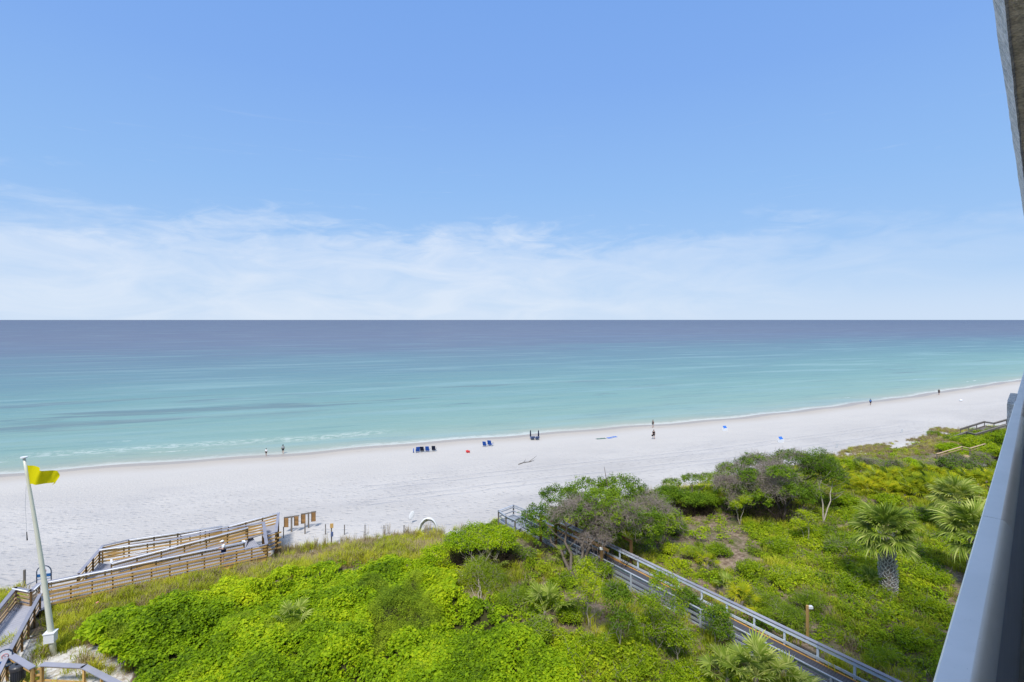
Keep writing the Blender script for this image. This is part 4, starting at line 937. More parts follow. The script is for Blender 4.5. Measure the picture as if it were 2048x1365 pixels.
# ------------------------------------------------ lamp posts in the scrub
def lampost(px,py,h,label):
    g=G(px,py); t=thing('path_light',label,'lamp post',tuple(g))
    MB().box(tuple(g+Vector((0,0,h/2))),(.14,.14,h),.4).build('post',M['wood_new'],t)
    MB().box(tuple(g+Vector((R2[0],R2[1],0))*.16+Vector((0,0,h-.1))),(.26,.18,.14),HEAD-1.57).build('lamp_head',M['white'],t)
lampost(1615,1285,2.2,'short timber path light with white head standing alone right of the boardwalk')
g=BW(-.9,BWW+.15,ZC+.72); t=thing('path_light','white headed path light on top of a tall brown post beside the boardwalk','lamp',tuple(g)); MB().box(tuple(g+Vector((0,0,.12))),(.3,.2,.14),HEAD-1.57).build('lamp_head',M['white'],t); MB().box(tuple(g+Vector((0,0,.025))),(.1,.1,.05)).build('bracket',M['dark'],t)
# ------------------------------------------------ people
def person(px,py,h,label,top,legs,rz,pose='walk',skin='skin',hat=None,hold=None,z=None,hairm='hair',longhair=False,loc=None):
    g=G(px,py) if loc is None else Vector(loc)
    t=thing('person',label,'person',tuple(g)); s=h/1.75; R_=Matrix.Rotation(rz,3,'Z')
    st_=.26 if pose=='walk' else .05
    J={'pel':(0,0,.95),'wst':(0,0,1.1),'ch':(0,.01,1.32),'nk':(0,.01,1.47),'hd':(0,.03,1.62),'ht':(0,.03,1.70),
       'hl':(-.10,0,.90),'kl':(-.11,st_*.55+.02,.50),'al':(-.11,st_*.6-.02,.09),'tl':(-.11,st_*.6+.15,.04),
       'hr':(.10,0,.90),'kr':(.11,-st_*.25+.04,.50),'ar':(.11,-st_*1.0,.13),'tr':(.11,-st_*1.0+.13,.04),
       'sl':(-.19,0,1.40),'el':(-.25,-.08*(pose=='walk'),1.13),'wl':(-.25,.10,.90),'fl':(-.25,.14,.81),
       'sr':(.19,0,1.40),'er':(.25,.02,1.13),'wr':(.25,.16,.92),'fr':(.25,.20,.83)}
    if pose=='read': J.update(el=(-.24,.05,1.12),wl=(-.12,.28,1.14),fl=(-.09,.36,1.15),er=(.24,.05,1.12),wr=(.12,.28,1.14),fr=(.09,.36,1.15),hd=(0,.08,1.60),ht=(0,.11,1.68))
    Rr={'pel':.145,'wst':.125,'ch':.15,'nk':.055,'hd':.095,'ht':.07,'hl':.095,'kl':.058,'al':.042,'tl':.035,'hr':.095,'kr':.058,'ar':.042,'tr':.035,'sl':.06,'el':.043,'wl':.03,'fl':.032,'sr':.06,'er':.043,'wr':.03,'fr':.032}
    E_=[('pel','wst'),('wst','ch'),('ch','nk'),('nk','hd'),('hd','ht'),('pel','hl'),('hl','kl'),('kl','al'),('al','tl'),('pel','hr'),('hr','kr'),('kr','ar'),('ar','tr'),('ch','sl'),('sl','el'),('el','wl'),('wl','fl'),('ch','sr'),('sr','er'),('er','wr'),('wr','fr')]
    def skin_obj(name,keys,edges,mt,add=0.,root=None):
        me=bpy.data.meshes.new(name); ks=list(keys); me.from_pydata([tuple(R_@(Vector(J[k_])*s)) for k_ in ks],[(ks.index(a),ks.index(b)) for a,b in edges],[]); me.materials.append(mt)
        o=put(name,me,t); md=o.modifiers.new('skin','SKIN'); md.use_smooth_shade=True
        for i,k_ in enumerate(ks):
            sv=me.skin_vertices[0].data[i]; sv.radius=((Rr[k_]+add)*s,)*2; sv.use_root=(k_==(root or ks[0]))
        o.modifiers.new('sub','SUBSURF').levels=1; o.modifiers['sub'].render_levels=1; return o
    skin_obj('body',J,E_,M[skin])
    J0=dict(J); mid=lambda a,b,q=.5: tuple(np.array(J[a])*(1-q)+np.array(J[b])*q)
    J['ml']=mid('sl','el',.8);J['mr']=mid('sr','er',.8); Rr['ml']=.052;Rr['mr']=.052
    J['dl']=mid('hl','kl',.75);J['dr']=mid('hr','kr',.75); Rr['dl']=.078;Rr['dr']=.078
    skin_obj('shirt',['pel','wst','ch','sl','ml','sr','mr'],[('pel','wst'),('wst','ch'),('ch','sl'),('sl','ml'),('ch','sr'),('sr','mr')],M[top],.022)
    if legs: skin_obj('shorts',['pel','hl','dl','hr','dr'],[('pel','hl'),('hl','dl'),('pel','hr'),('hr','dr')],M[legs],.018)
    hp=R_@(Vector(J['hd'])*s)
    if hat:
        MB().ell(g+hp+R_@Vector((0,-.005,.06))*1,(.115*s,.125*s,.085*s)).build('cap',M[hat],t,smooth=True)
        MB().ell(g+hp+R_@Vector((0,.12,.05)),(.08*s,.09*s,.012*s),10,6,R_).build('cap_peak',M[hat],t,smooth=True)
    else:
        m=MB().ell(g+hp+R_@Vector((0,-.025,.045)),(.105*s,.115*s,.105*s))
        if longhair: m.ell(g+hp+R_@Vector((0,-.09,-.08)),(.08*s,.05*s,.16*s))
        m.build('hair',M[hairm],t,smooth=True)
    MB().ell(g+hp+R_@Vector((0,.10*s,-.005)),(.014*s,.02*s,.022*s),6,4).build('nose',M[skin],t)
    if hold=='bag': MB().box(tuple(g+R_@(Vector((.30,.2,.72))*s)),(.3,.16,.26),rz).build('carried_bag',M['cloth_black'],t)
    return t
person(532.5,912,1.30,'child in white shirt and dark shorts standing at the water edge','shirt_white','cloth_black',HEAD-1.57+3,'stand')
person(566,908,1.66,'adult with long dark hair, grey top and black shorts walking by the water','shirt_grey','cloth_black',HEAD-1.2,'walk',longhair=True)
person(1306,855.5,1.66,'slim figure in dark teal swimwear standing in the shallow water','cloth_teal','cloth_teal',HEAD+.4,'walk')
person(1307.5,878.5,1.76,'person in black shirt and shorts carrying a dark bag up the beach','cloth_black','cloth_black',HEAD-1.57+3.1,'walk',hold='bag')
person(1741,811,1.75,'person in a bright blue shirt walking along the distant waterline','cloth_blue','cloth_navy',HEAD-2.6,'walk',skin='skin_dark')
person(1878,790.5,1.8,'person all in black walking on the far right waterline','cloth_black','cloth_black',HEAD-2.6,'walk')
mp_=ON(447,1108,.95); tt=((mp_-RL).xy.length)/((RR-RL).xy.length); mz=lerp(RL,RR,tt).z-1.05
person(0,0,1.78,'man in white cap and loose white shirt walking on the ramp','shirt_white','cloth_navy',math.atan2(e2[1],e2[0])+math.pi/2,'read',hat='shirt_white',loc=(mp_.x,mp_.y,mz))
# ------------------------------------------------ trees, shrubs, palms
def crown_np(lobes,n,leaf,wr,seed,cl=.30,per=22,low=-.35,flat=.6):
    """leaf clusters on and inside a set of ellipsoid lobes: (centre, radii)"""
    r=np.random.default_rng(seed); vol=np.array([q[1][0]*q[1][1]+q[1][0]*q[1][2] for q in lobes]); vol=vol/vol.sum(); C=[];N=[];lv=[]
    nc=max(1,n//per)
    for (c,R),w_ in zip(lobes,vol):
        k=max(3,int(nc*w_)); d=r.normal(size=(k,3)); d/=np.linalg.norm(d,axis=1,keepdims=True); d[:,2]=np.where(d[:,2]<low,-d[:,2]*.6,d[:,2])
        rr=r.uniform(.72,1.08,(k,1)); cc=np.array(c)+d*rr*np.array(R)
        tv=r.uniform(0,1,k)
        for i in range(per):
            off=r.normal(size=(k,3))*cl*np.array([.55,.55,.38]); C.append(cc+off); N.append(d*.5+np.array([0,0,flat])+r.normal(size=(k,3))*.5); lv.append(tv*.6+r.uniform(0,.4,k))
    C=np.concatenate(C);N=np.concatenate(N);lv=np.concatenate(lv); m=len(C)
    v,F=leaves(C,N,leaf*r.uniform(.65,1.35,m),leaf*wr*r.uniform(.8,1.2,m),r); return v,F,lv
def plant(name,label,cat,base,lobes,mat,leaf=.10,wr=.55,n=4000,seed=0,stems=3,srad=.05,bark='bark',twigs=0,twlobes=None,group=None,cl=.28,low=-.35,stemspread=.3,tw_r=.010,per=22,twlen=.9,thicket=0,thr=1.0):
    base=Vector(base); t=thing(name,label,cat,tuple(base),0,group)
    v,F,lv=crown_np(lobes,n,leaf,wr,seed,cl,per,low); put('crown',mesh_np('crown',v,F,mat,{'lv':('FACE',lv*1.35+.30)}),t)
    r=random.Random(seed); tg=[Vector(l[0])*.9 for l in lobes]
    for i in range(stems):
        m=MB(); a=r.uniform(0,6.28); b0=base+Vector((math.cos(a),math.sin(a),0))*r.uniform(0,stemspread)-Vector((0,0,.15)); e=base+tg[i%len(tg)]+Vector((r.uniform(-.2,.2),)*3)
        L=(e-b0).length; pts=[]
        for q in np.linspace(0,1,7):
            p=lerp(b0,e,q); p.z+=0.10*L*math.sin(q*3.14)*.5; p+=Vector((r.uniform(-1,1),r.uniform(-1,1),r.uniform(-.5,.5)))*L*.05*math.sin(q*3.14); pts.append(p)
        m.tube(pts,[srad*(1-.7*q)*(1.25 if q==0 else 1) for q in np.linspace(0,1,7)],7)
        for b in range(4):
            p=pts[3+b%4-(b%4==3)]; dv=Vector((r.uniform(-1,1),r.uniform(-1,1),r.uniform(.2,.9))).normalized(); q1=p+dv*L*.16; q2=q1+(dv+Vector((0,0,.3))).normalized()*L*.13
            m.tube([p,q1,q2],[srad*.4,srad*.28,srad*.12],5)
        m.build('trunk',M[bark],t,smooth=True)
    if twigs:
        rr=np.random.default_rng(seed+5); tl=twlobes or lobes; S=[];Dr=[]
        for c,R in tl:
            k=twigs//len(tl); d=rr.normal(size=(k,3)); d/=np.linalg.norm(d,axis=1,keepdims=True); d[:,2]=np.where(d[:,2]<-.2,-d[:,2],d[:,2])
            S.append(np.array(c)+d*rr.uniform(.55,.98,(k,1))*np.array(R)); Dr.append(d*.5+rr.normal(size=(k,3))*.7+np.array([-.3,-.5,0]))
        S=np.concatenate(S);Dr=np.concatenate(Dr); V,F=twig_np(S,Dr,rr.uniform(.4,1.1,len(S))*twlen,np.full(len(S),tw_r),rr,4,.42)
        put('bare_twigs',mesh_np('bare_twigs',V,F,M['twig']),t,kind='stuff')
    if thicket:  # dense stems added under the crown, coloured dark to stand for shade
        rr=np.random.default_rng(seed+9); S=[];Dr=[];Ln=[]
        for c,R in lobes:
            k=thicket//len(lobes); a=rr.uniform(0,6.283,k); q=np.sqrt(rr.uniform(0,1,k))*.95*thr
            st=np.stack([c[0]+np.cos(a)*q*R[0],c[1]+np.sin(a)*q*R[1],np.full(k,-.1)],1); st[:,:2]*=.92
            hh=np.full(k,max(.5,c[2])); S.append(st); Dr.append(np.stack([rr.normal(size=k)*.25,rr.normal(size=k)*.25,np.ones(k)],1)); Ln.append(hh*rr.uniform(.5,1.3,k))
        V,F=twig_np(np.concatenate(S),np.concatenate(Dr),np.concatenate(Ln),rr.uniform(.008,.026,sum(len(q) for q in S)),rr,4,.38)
        put('inner_stems',mesh_np('inner_stems',V,F,M['stem_shade']),t,kind='stuff')
    return t
def frond_mesh(name,mat,seed,nb=30,pet=.85,bl=.95,span=250,droop=.5,wd=.030,vsh=.25):
    """costapalmate fan: stalk along +x, then radiating folded blades"""
    r=np.random.default_rng(seed); V=[];F=[];lv=[]
    for j,q in enumerate((0,.5,1)):
        x=pet*q; z=.06*math.sin(q*3); wv=.022-.010*q
        V+= [(x,-wv,z),(x,0,z+wv),(x,wv,z),(x,0,z-wv)]
    for s_ in range(2):
        for k in range(4): a=s_*4+k; b=s_*4+(k+1)%4; F.append((a,b,b+4,a+4)); lv.append(.9)
    for i in range(nb):
        a=math.radians(-span/2+span*(i+.5)/nb)+r.normal()*.03; L=bl*(1-.32*abs(a)/math.radians(span/2))*r.uniform(.88,1.08)
        dx,dy=math.cos(a),math.sin(a); px_,py_=-dy,dx; dr=droop*r.uniform(.6,1.5); k=len(V); q_=r.uniform()
        up0=vsh*math.cos(a)*.1
        for j,q in enumerate((.04,.35,.62,.84)):
            x=pet+dx*L*q; y=dy*L*q; z=.06*0+vsh*abs(math.sin(a))*q*.35-dr*L*q**2.6; ww=wd*(.5,1.25,1.0,.55)[j]*bl
            V+= [(x-px_*ww,y-py_*ww,z),(x,y,z-ww*.7),(x+px_*ww,y+py_*ww,z)]
        V.append((pet+dx*L*.97,dy*L*.97,vsh*abs(math.sin(a))*.3-dr*L*1.15))
        for j in range(3):
            b=k+j*3; F+= [(b,b+1,b+4,b+3),(b+1,b+2,b+5,b+4)]; lv+=[q_,q_]
        b=k+9; F+= [(b,b+1,k+12),(b+1,b+2,k+12)]; lv+=[min(1,q_+.3)]*2
    return mesh_np(name,V,F,mat,{'lv':('FACE',np.array(lv)*1.2+.35)})
FR=[frond_mesh('frond',M['palm'],s_,droop=.16+.13*(s_%3),nb=26,wd=.040) for s_ in range(4)]
FRY=[frond_mesh('frond',M['palmy'],s_+9,nb=18,droop=.3+.2*(s_%2),span=220,wd=.036) for s_ in range(3)]
FRL=[frond_mesh('frond',M['palm'],s_+20,nb=20,droop=.18,span=260,wd=.044,pet=1.0) for s_ in range(3)]
def fronds(t,z0,n,meshes,sc,seed,emax=78,emin=-35,mxr=.12):
    r=random.Random(seed)
    for i in range(n):
        q=(i+.5)/n; az_=i*2.39996+r.uniform(-.2,.2); el_=math.radians(emax+(emin-emax)*q**.85+r.uniform(-8,8))
        o=put('frond',meshes[i%len(meshes)],t,loc=(math.cos(az_)*mxr*q,math.sin(az_)*mxr*q,z0+.25*(1-q)),scale=sc*r.uniform(.85,1.08)*(1 if q>.12 else .75))
        o.rotation_mode='QUATERNION'
        Mx=Matrix.Rotation(az_,3,'Z')@Matrix.Rotation(-el_,3,'Y')@Matrix.Rotation(r.uniform(-.35,.35),3,'X'); o.rotation_quaternion=Mx.to_quaternion()
def palm_tree(base,h,r0,label,n,sc,seed,lean=(0,0)):
    base=Vector(base); t=thing('cabbage_palm',label,'palm tree',tuple(base),0,'cabbage palms standing in the scrub')
    f=lambda q: base+Vector((lean[0]*q,lean[1]*q,h*q))
    MB().tube([f(q)-Vector((0,0,.2*(q==0))) for q in np.linspace(0,1,8)],[r0*(.78+.12*math.sin(q*5)) for q in np.linspace(0,1,8)],12).build('trunk',M['boot_dark'],t,smooth=True)
    m=MB(); rows=int(h/.17); r=random.Random(seed)
    for i in range(rows):
        for k in range(9):
            a=2*math.pi*(k+.5*(i%2))/9+r.uniform(-.16,.16); q=(i+.4)/rows; c=f(q); o=Vector((math.cos(a),math.sin(a),0)); s_=Vector((-o.y,o.x,0)); rr=r0*(.80+.12*math.sin(q*5))
            for sg in (-1,1):   # the split base of an old leaf stalk: two arms of a V
                p0=c+o*rr*.92+s_*sg*.015-Vector((0,0,.02)); p1=c+o*(rr+.10+r.uniform(0,.03))+s_*sg*r.uniform(.10,.17)*r0/.4+Vector((0,0,r.uniform(.16,.34)))
                m.beam(p0,p1,.05,.028,up=o)
    m.build('leaf_stalk_bases',M['boot'],t,kind='stuff')
    ORG_=f(1)-base
    c=bpy.data.objects
    fr_n=n; r=random.Random(seed)
    for i in range(fr_n):
        q=(i+.5)/fr_n; az_=i*2.39996+r.uniform(-.2,.2); el_=math.radians(84-108*q**.9+r.uniform(-8,8))
        o=put('frond',FR[i%4],t,loc=(ORG_.x+math.cos(az_)*.15*q,ORG_.y+math.sin(az_)*.15*q,ORG_.z+.3*(1-q)),scale=sc*r.uniform(.88,1.1)*(1 if q>.1 else .75)); o.rotation_mode='QUATERNION'
        o.rotation_quaternion=(Matrix.Rotation(az_,3,'Z')@Matrix.Rotation(-el_,3,'Y')@Matrix.Rotation(r.uniform(-.3,.3),3,'X')).to_quaternion()
    return t
palm_tree(G(1778,1192),4.3,.50,'largest cabbage palm with rough criss-cross trunk standing in full view',40,1.27,3,(-.15,.1))
b=G(1912,1062); palm_tree((b.x,b.y,b.z),2.7,.34,'cabbage palm standing farther off behind the one at the parapet',36,1.3,4)
b=G(1950,1170); palm_tree((b.x,b.y,b.z),3.6,.36,'cabbage palm partly cut off by the balcony parapet',40,1.5,5)
def palmetto(px,py,label,n,sc,seed,meshes=None,emin=5,grp=None,dz=0.3):
    g=G(px,py); t=thing('palmetto',label,'fan palm',tuple(g),0,grp)
    MB().tube([g-Vector((0,0,.2)),g+Vector((0,0,dz+.1))],[.14,.10],8).build('trunk',M['boot_dark'],t,smooth=True)
    fronds(t,dz,n,meshes or FRL,sc,seed,80,emin); return t
palmetto(1512,1392,'largest and middle one of three fan palms in front of the boardwalk at the bottom',13,1.18,11,emin=2,dz=.9)
palmetto(1455,1385,'left one of three fan palms in front of the boardwalk at the bottom',8,.9,21,emin=10,dz=.6)
palmetto(1580,1415,'right one of three fan palms in front of the boardwalk at the bottom',9,.9,22,emin=8,dz=.8)
palmetto(1090,1242,'fan palm between the green thicket and the boardwalk',9,1.15,12,emin=5,dz=.5)
palmetto(583,1300,'small yellowish fan palm poking out of the green thicket',7,.75,13,emin=20,dz=1.5)
palmetto(1485,1215,'small bright fan palm just beyond the boardwalk rail',8,.85,14,FRY,10)
palmetto(1415,1140,'small bright yellow fan palm on the brown litter slope',7,.7,15,FRY,15)
palmetto(1455,1140+50,'low fan palm with dark green leaves beyond the boardwalk',8,.7,16)
palmetto(1745,1185,'low dark fan palm left of the big palm trunk',9,.8,17)
palmetto(1130,1130,'small fan palm in the shade below the large oak',7,.7,18)
palmetto(985,1140,'small fan palm beside the feathery dark shrub',7,.7,19)
r=random.Random(5); PM=[]
while len(PM)<48:
    px=r.uniform(1650,1995);py=r.uniform(930,1012)
    if inpoly(np.array([px]),np.array([py]),Z_YPALM)[0] and all(abs(px-a)>9 or abs(py-b_)>7 for a,b_ in PM): PM.append((px,py))
PM.sort(key=lambda q:q[1]); ORD='first second third fourth fifth sixth seventh eighth ninth tenth eleventh twelfth thirteenth fourteenth fifteenth sixteenth'.split()
for ri,rn in enumerate(('back row, by the dark rounded shrubs','middle row of the band','front row, nearest the palm trees')):
    for k_,(px,py) in enumerate(sorted(PM[ri*16:ri*16+16])):
        palmetto(px,py,f'{ORD[k_]} yellow palmetto from left, {rn}',9,r.uniform(.75,1.15),100+ri*16+k_,[FRY[0],FRL[k_%3],FRY[1]] if k_%2 else FRY,10,'yellow saw palmettos')
# big oaks
def at(px,py,d): p=Wd(px,py,d); return Vector(p)
def lob(base,lst):
    """lobes surveyed as (px,py,distance,radius across, radius deep, radius up)"""
    o=[]
    for px,py,d,a,b_,c in lst: o.append((tuple(at(px,py,d)-Vector(base)),(a,b_,c)))
    return o
b=G(1153,1166)
L1=lob(b,[(1085,1040,43,1.9,1.9,1.3),(1120,1000,44,2.1,2.0,1.2),(1180,985,44,2.3,2.2,1.2),(1240,975,45,2.2,2.2,1.0),(1290,1010,44,2.2,2.0,1.4),(1325,1040,43,1.7,1.8,1.5),(1210,1030,41,2.4,1.8,1.4),(1160,1025,39.5,1.6,1.2,.8),(1250,1030,39.3,1.5,1.2,.9),(1205,1000,40.5,1.8,1.3,.8),(1300,1045,40,1.3,1.2,1.0),(1140,1030,41,1.6,1.5,.9),(1260,1055,40.5,1.9,1.5,1.2),(1075,1070,42,1.2,1.2,.8),(1300,1075,41,1.3,1.2,.9)])
T1=lob(b,[(1135,1032,40.5,1.7,1.3,.9),(1190,1080,39,1.5,1.2,.75),(1265,1050,40,1.9,1.4,1.2),(1300,1020,42,1.7,1.5,1.1),(1210,1045,39.5,1.5,1.2,.9),(1160,1010,42,1.6,1.3,.7)])
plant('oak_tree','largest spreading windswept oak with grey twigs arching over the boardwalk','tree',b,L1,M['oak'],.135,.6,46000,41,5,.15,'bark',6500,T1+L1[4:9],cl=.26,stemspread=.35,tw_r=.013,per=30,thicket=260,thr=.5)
b=G(1560,1045)
L2=lob(b,[(1470,950,52,2.2,2.0,1.2),(1520,930,53,2.3,2.2,1.1),(1590,925,53,2.4,2.3,1.2),(1640,945,52,2.0,2.0,1.5),(1560,965,50,2.4,1.8,1.4),(1600,990,49,1.7,1.5,1.2),(1500,985,49,1.9,1.6,1.3),(1455,985,50,1.3,1.3,1.0),(1500,950,48.5,1.2,1.1,.7),(1560,945,47.5,1.3,1.1,.7),(1580,985,47,1.2,1.1,.9),(1520,1000,47.6,1.1,1.0,.8)])
T2=lob(b,[(1500,965,49,2.1,1.5,1.3),(1555,985,48,2.0,1.4,1.3),(1480,1000,49,1.5,1.2,1.0),(1545,945,50,2.2,1.6,1.0),(1450,970,50,1.3,1.2,.9)])
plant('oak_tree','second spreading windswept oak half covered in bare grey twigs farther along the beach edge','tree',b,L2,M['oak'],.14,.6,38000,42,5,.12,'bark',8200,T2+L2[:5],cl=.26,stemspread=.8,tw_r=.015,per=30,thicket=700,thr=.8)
b=G(1645,1048)
plant('slender_tree','slender forked green tree beside the twiggy oak','tree',b,lob(b,[(1640,930,51,1.7,1.7,1.5),(1668,955,50,1.3,1.3,1.3),(1625,985,49,1.0,1.0,.7)]),M['oak'],.12,.55,11000,43,2,.08,'bark_pale',400,cl=.34)
b=G(1385,1012)
plant('umbrella_shrub','thin flat topped umbrella shrub with sand showing through its bare stems','shrub',b,lob(b,[(1345,965,54,1.0,.9,.35),(1385,958,55,1.3,1.1,.4),(1420,955,55,1.2,1.0,.4)]),M['oak'],.11,.6,6000,44,5,.05,'bark',200,cl=.2,stemspread=.9)
b=G(1385,1015)
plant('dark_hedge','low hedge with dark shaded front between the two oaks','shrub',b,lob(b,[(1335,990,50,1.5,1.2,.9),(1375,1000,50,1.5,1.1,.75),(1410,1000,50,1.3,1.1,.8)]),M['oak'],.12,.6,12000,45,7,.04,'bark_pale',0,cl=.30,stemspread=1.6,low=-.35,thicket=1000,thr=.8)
b=G(960,1162)
plant('umbrella_shrub','rounded bright topped shrub with dark hollow beneath near the end of the ramp grass','shrub',b,lob(b,[(918,1082,38.5,1.2,1.1,.6),(955,1066,39.5,1.4,1.3,.55),(998,1070,39.5,1.2,1.1,.55),(935,1086,38,1.1,.9,.45),(980,1086,38.3,1.1,.9,.45),(1012,1085,39,.8,.8,.5)]),M['vine'],.11,.75,15000,46,7,.05,'bark_pale',300,cl=.30,stemspread=1.5,low=-.45,thicket=1300,thr=.8)
b=G(866,1178)
plant('climbing_shrub','tall bright yellow green climbing shrub at the corner of the thicket','shrub',b,lob(b,[(868,1112,37,.9,.9,.8),(855,1140,36.5,1.1,1.0,.9),(888,1150,36.5,1.0,1.0,.9),(905,1178,35.8,1.0,1.0,.7),(850,1170,36,.9,.9,.7)]),M['vine'],.11,.8,9000,47,4,.05,'bark_pale',0,cl=.26)
b=G(962,1205)
plant('feathery_shrub','dark feathery needle leaved shrub beside the climbing vines','shrub',b,lob(b,[(955,1142,35.8,1.0,1.0,1.0),(985,1160,35.6,1.0,1.0,1.0),(932,1165,35.6,.8,.9,.8),(975,1190,35.2,1.0,.9,.7)]),M['feather'],.17,.12,11000,48,5,.04,'bark_pale',300,cl=.30,low=-.3)
# slim saplings by the boardwalk
SAP=[(1240,1316,[(1235,1200,34,.8,.8,.9),(1245,1240,33.5,.6,.6,.6),(1222,1180,34.5,.5,.5,.5)],'slim pale stemmed sapling rising beside the brown post of the boardwalk'),
 (1312,1300,[(1330,1170,35,.9,.8,.8),(1300,1210,34,.8,.8,.7),(1345,1215,34,.7,.7,.6)],'bushy pale stemmed sapling hiding part of the boardwalk rail'),
 (1310,1308,[(1285,1255,31,.7,.7,.6),(1330,1265,31,.7,.7,.5),(1310,1240,31.5,.6,.6,.5)],'forked white stemmed sapling in front of the boardwalk'),
 (1432,1300,[(1432,1235,32.5,.8,.7,.8),(1445,1260,32,.6,.6,.5)],'small dense sapling standing over the lower boardwalk rail'),
 (1360,1340,[(1358,1275,30,.6,.6,.45),(1350,1262,30,.5,.5,.4)],'yellow topped thin sapling left of the big fan palm'),
 (1180,1260,[(1172,1150,37,.9,.9,.9),(1195,1185,36,.8,.8,.8),(1160,1190,36.5,.7,.7,.6)],'leafy sapling under the left side of the large oak'),
 (1375,1235,[(1372,1195,35,.6,.6,.5),(1390,1210,35,.5,.5,.4)],'little leafy sapling touching the near rail of the boardwalk'),
 (1612,1090,[(1596,1046,46,.5,.5,.35),(1618,1034,46,.45,.45,.35),(1605,1028,46.3,.35,.35,.3)],'crooked pale sapling under the twiggy oak'),
 (1478,1050,[(1472,1010,47,.45,.4,.3),(1490,1000,47,.5,.4,.3)],'thin crooked pale sapling left of the twiggy oak'),
 (1080,1300,[(1075,1262,32,.8,.8,.5)],'small sapling below the fan palm by the thicket'),
 (1190,1165,[(1208,1140,37.5,.6,.6,.5),(1180,1130,38,.7,.6,.5)],'leaning sapling between the boardwalk posts')]
for i,(px,py,ls,lb) in enumerate(SAP):
    b=G(px,py); bd=b.x*D2[0]+b.y*D2[1]; md_=sum(q[2] for q in ls)/len(ls); ls=[(q[0],q[1],bd+.2+(q[2]-md_),*q[3:]) for q in ls]; plant('sapling',lb,'sapling',b,lob(b,ls),M['scrub'] if i%3 else M['oak'],.11,.55,3800,60+i,2,.035,'bark_pale',90,cl=.24,stemspread=.15)
# named bushes
BUSH=[(1575,1262,2.3,1.5,'feather','broad feathery bush half way between boardwalk and big palm'),
 (1520,1215,1.9,1.3,'feather','tall feathery bush up against the far boardwalk rail'),
 (1500,1150,1.7,1.0,'scrub','round leafy bush on the slope above the boardwalk'),
 (1620,1215,1.7,1.1,'feather','feathery bush just above the timber path light'),
 (1560,1165,1.6,1.0,'scrub','leafy bush in the middle of the right hand scrub'),
 (1440,1110,1.5,.8,'scrub','low bush on the brown litter slope'),
 (1385,1120,1.4,1.0,'feather','small feathery bush right of the boardwalk near the oak'),
 (1340,1105,1.2,.7,'scrub','little bush nearest the shaded end of the boardwalk'),
 (1685,1110,1.9,1.2,'oak','dark bush left of the big palm crown'),
 (1700,1180,1.6,1.0,'scrub','bright bush near the foot of the big palm'),
 (1850,1170,2.0,1.1,'scrub','bright bush right of the big palm trunk'),
 (1830,1110,2.2,1.2,'oak','dark bush behind the big palm fronds'),
 (1640,1080,2.2,1.2,'scrub','spreading bush in the green hollow behind the slender tree'),
 (1740,1065,2.0,1.0,'scrub','low bush above the big palm crown'),
 (1560,1100,2.0,1.0,'scrub','green bush spreading below the twiggy oak'),
 (1800,1290,1.8,.9,'scrub','bush right of the timber path light toward the parapet'),
 (1760,1330,1.6,.9,'feather','feathery bush lower down toward the parapet'),
 (1870,1230,1.5,.9,'scrub','bush beside the lower edge of the balcony parapet'),
 (1030,1210,1.9,1.1,'feather','feathery bush left of the fan palm by the thicket'),
 (1150,1240,1.8,1.1,'scrub','leafy bush between fan palm and boardwalk'),
 (1120,1180,1.5,1.0,'scrub','leafy bush in the shade near the oak trunk'),
 (1200,1310,1.9,1.1,'scrub','bright bush at the right border of the thicket'),
 (1120,1345,2.0,1.2,'vine','brightest bush at the lower right of the thicket'),
 (1270,1350,1.8,1.0,'scrub','bush near the bottom left of the big fan palm'),
 (1380,1375,1.8,1.0,'scrub','bush at the bottom edge beside the big fan palm'),
 (1045,1120,1.6,1.1,'oak','dark bush under the left side of the large oak'),
 (1340,1070,2.0,1.3,'oak','dark bush under the right side of the large oak'),
 (1690,945,2.6,1.0,'scrub','mounded bush at the head of the yellow palmettos'),
 (1740,935,2.4,.9,'oak','grey green mound nearest the dry grass'),
 (1780,952,3.0,1.3,'oak','dark rounded shrub with shaded trunks behind the palmettos'),
 (1822,950,2.2,1.3,'vine','bright mushroom shaped shrub behind the palmettos'),
 (1860,945,2.2,.9,'scrub','flat bush left of the long windswept shrub'),
 (1915,948,4.0,1.5,'oak','long windswept grey shrub below the tan handrail'),
 (1955,935,2.2,1.2,'vine','bright crest of shrub beyond the long windswept one'),
 (1988,925,3.2,1.6,'scrub','deep green shrub against the balcony parapet'),
 (1905,908,4.2,.9,'vine','bright low mound between handrail and stairway'),
 (1960,900,3.2,1.2,'scrub','olive bush next to the far stairway'),
 (1990,893,3.0,1.5,'scrub','olive bush under the upper end of the far stairway'),
 (1868,872,2.0,.6,'feather','small grassy mound on the sand left of the far stairway'),
 (1340,1005,2.2,1.5,'scrub','bright bush where the large oak meets the hedge'),
 (1425,1015,1.4,1.0,'vine','bright bush with a sandy gap beside it left of the twiggy oak'),
 (1770,1010,2.4,1.1,'scrub','bush below the band of yellow palmettos'),
 (1680,1010,2.2,1.1,'scrub','bush right of the slender tree'),
 (1850,1040,2.2,1.1,'oak','dark bush left of the distant palm'),]
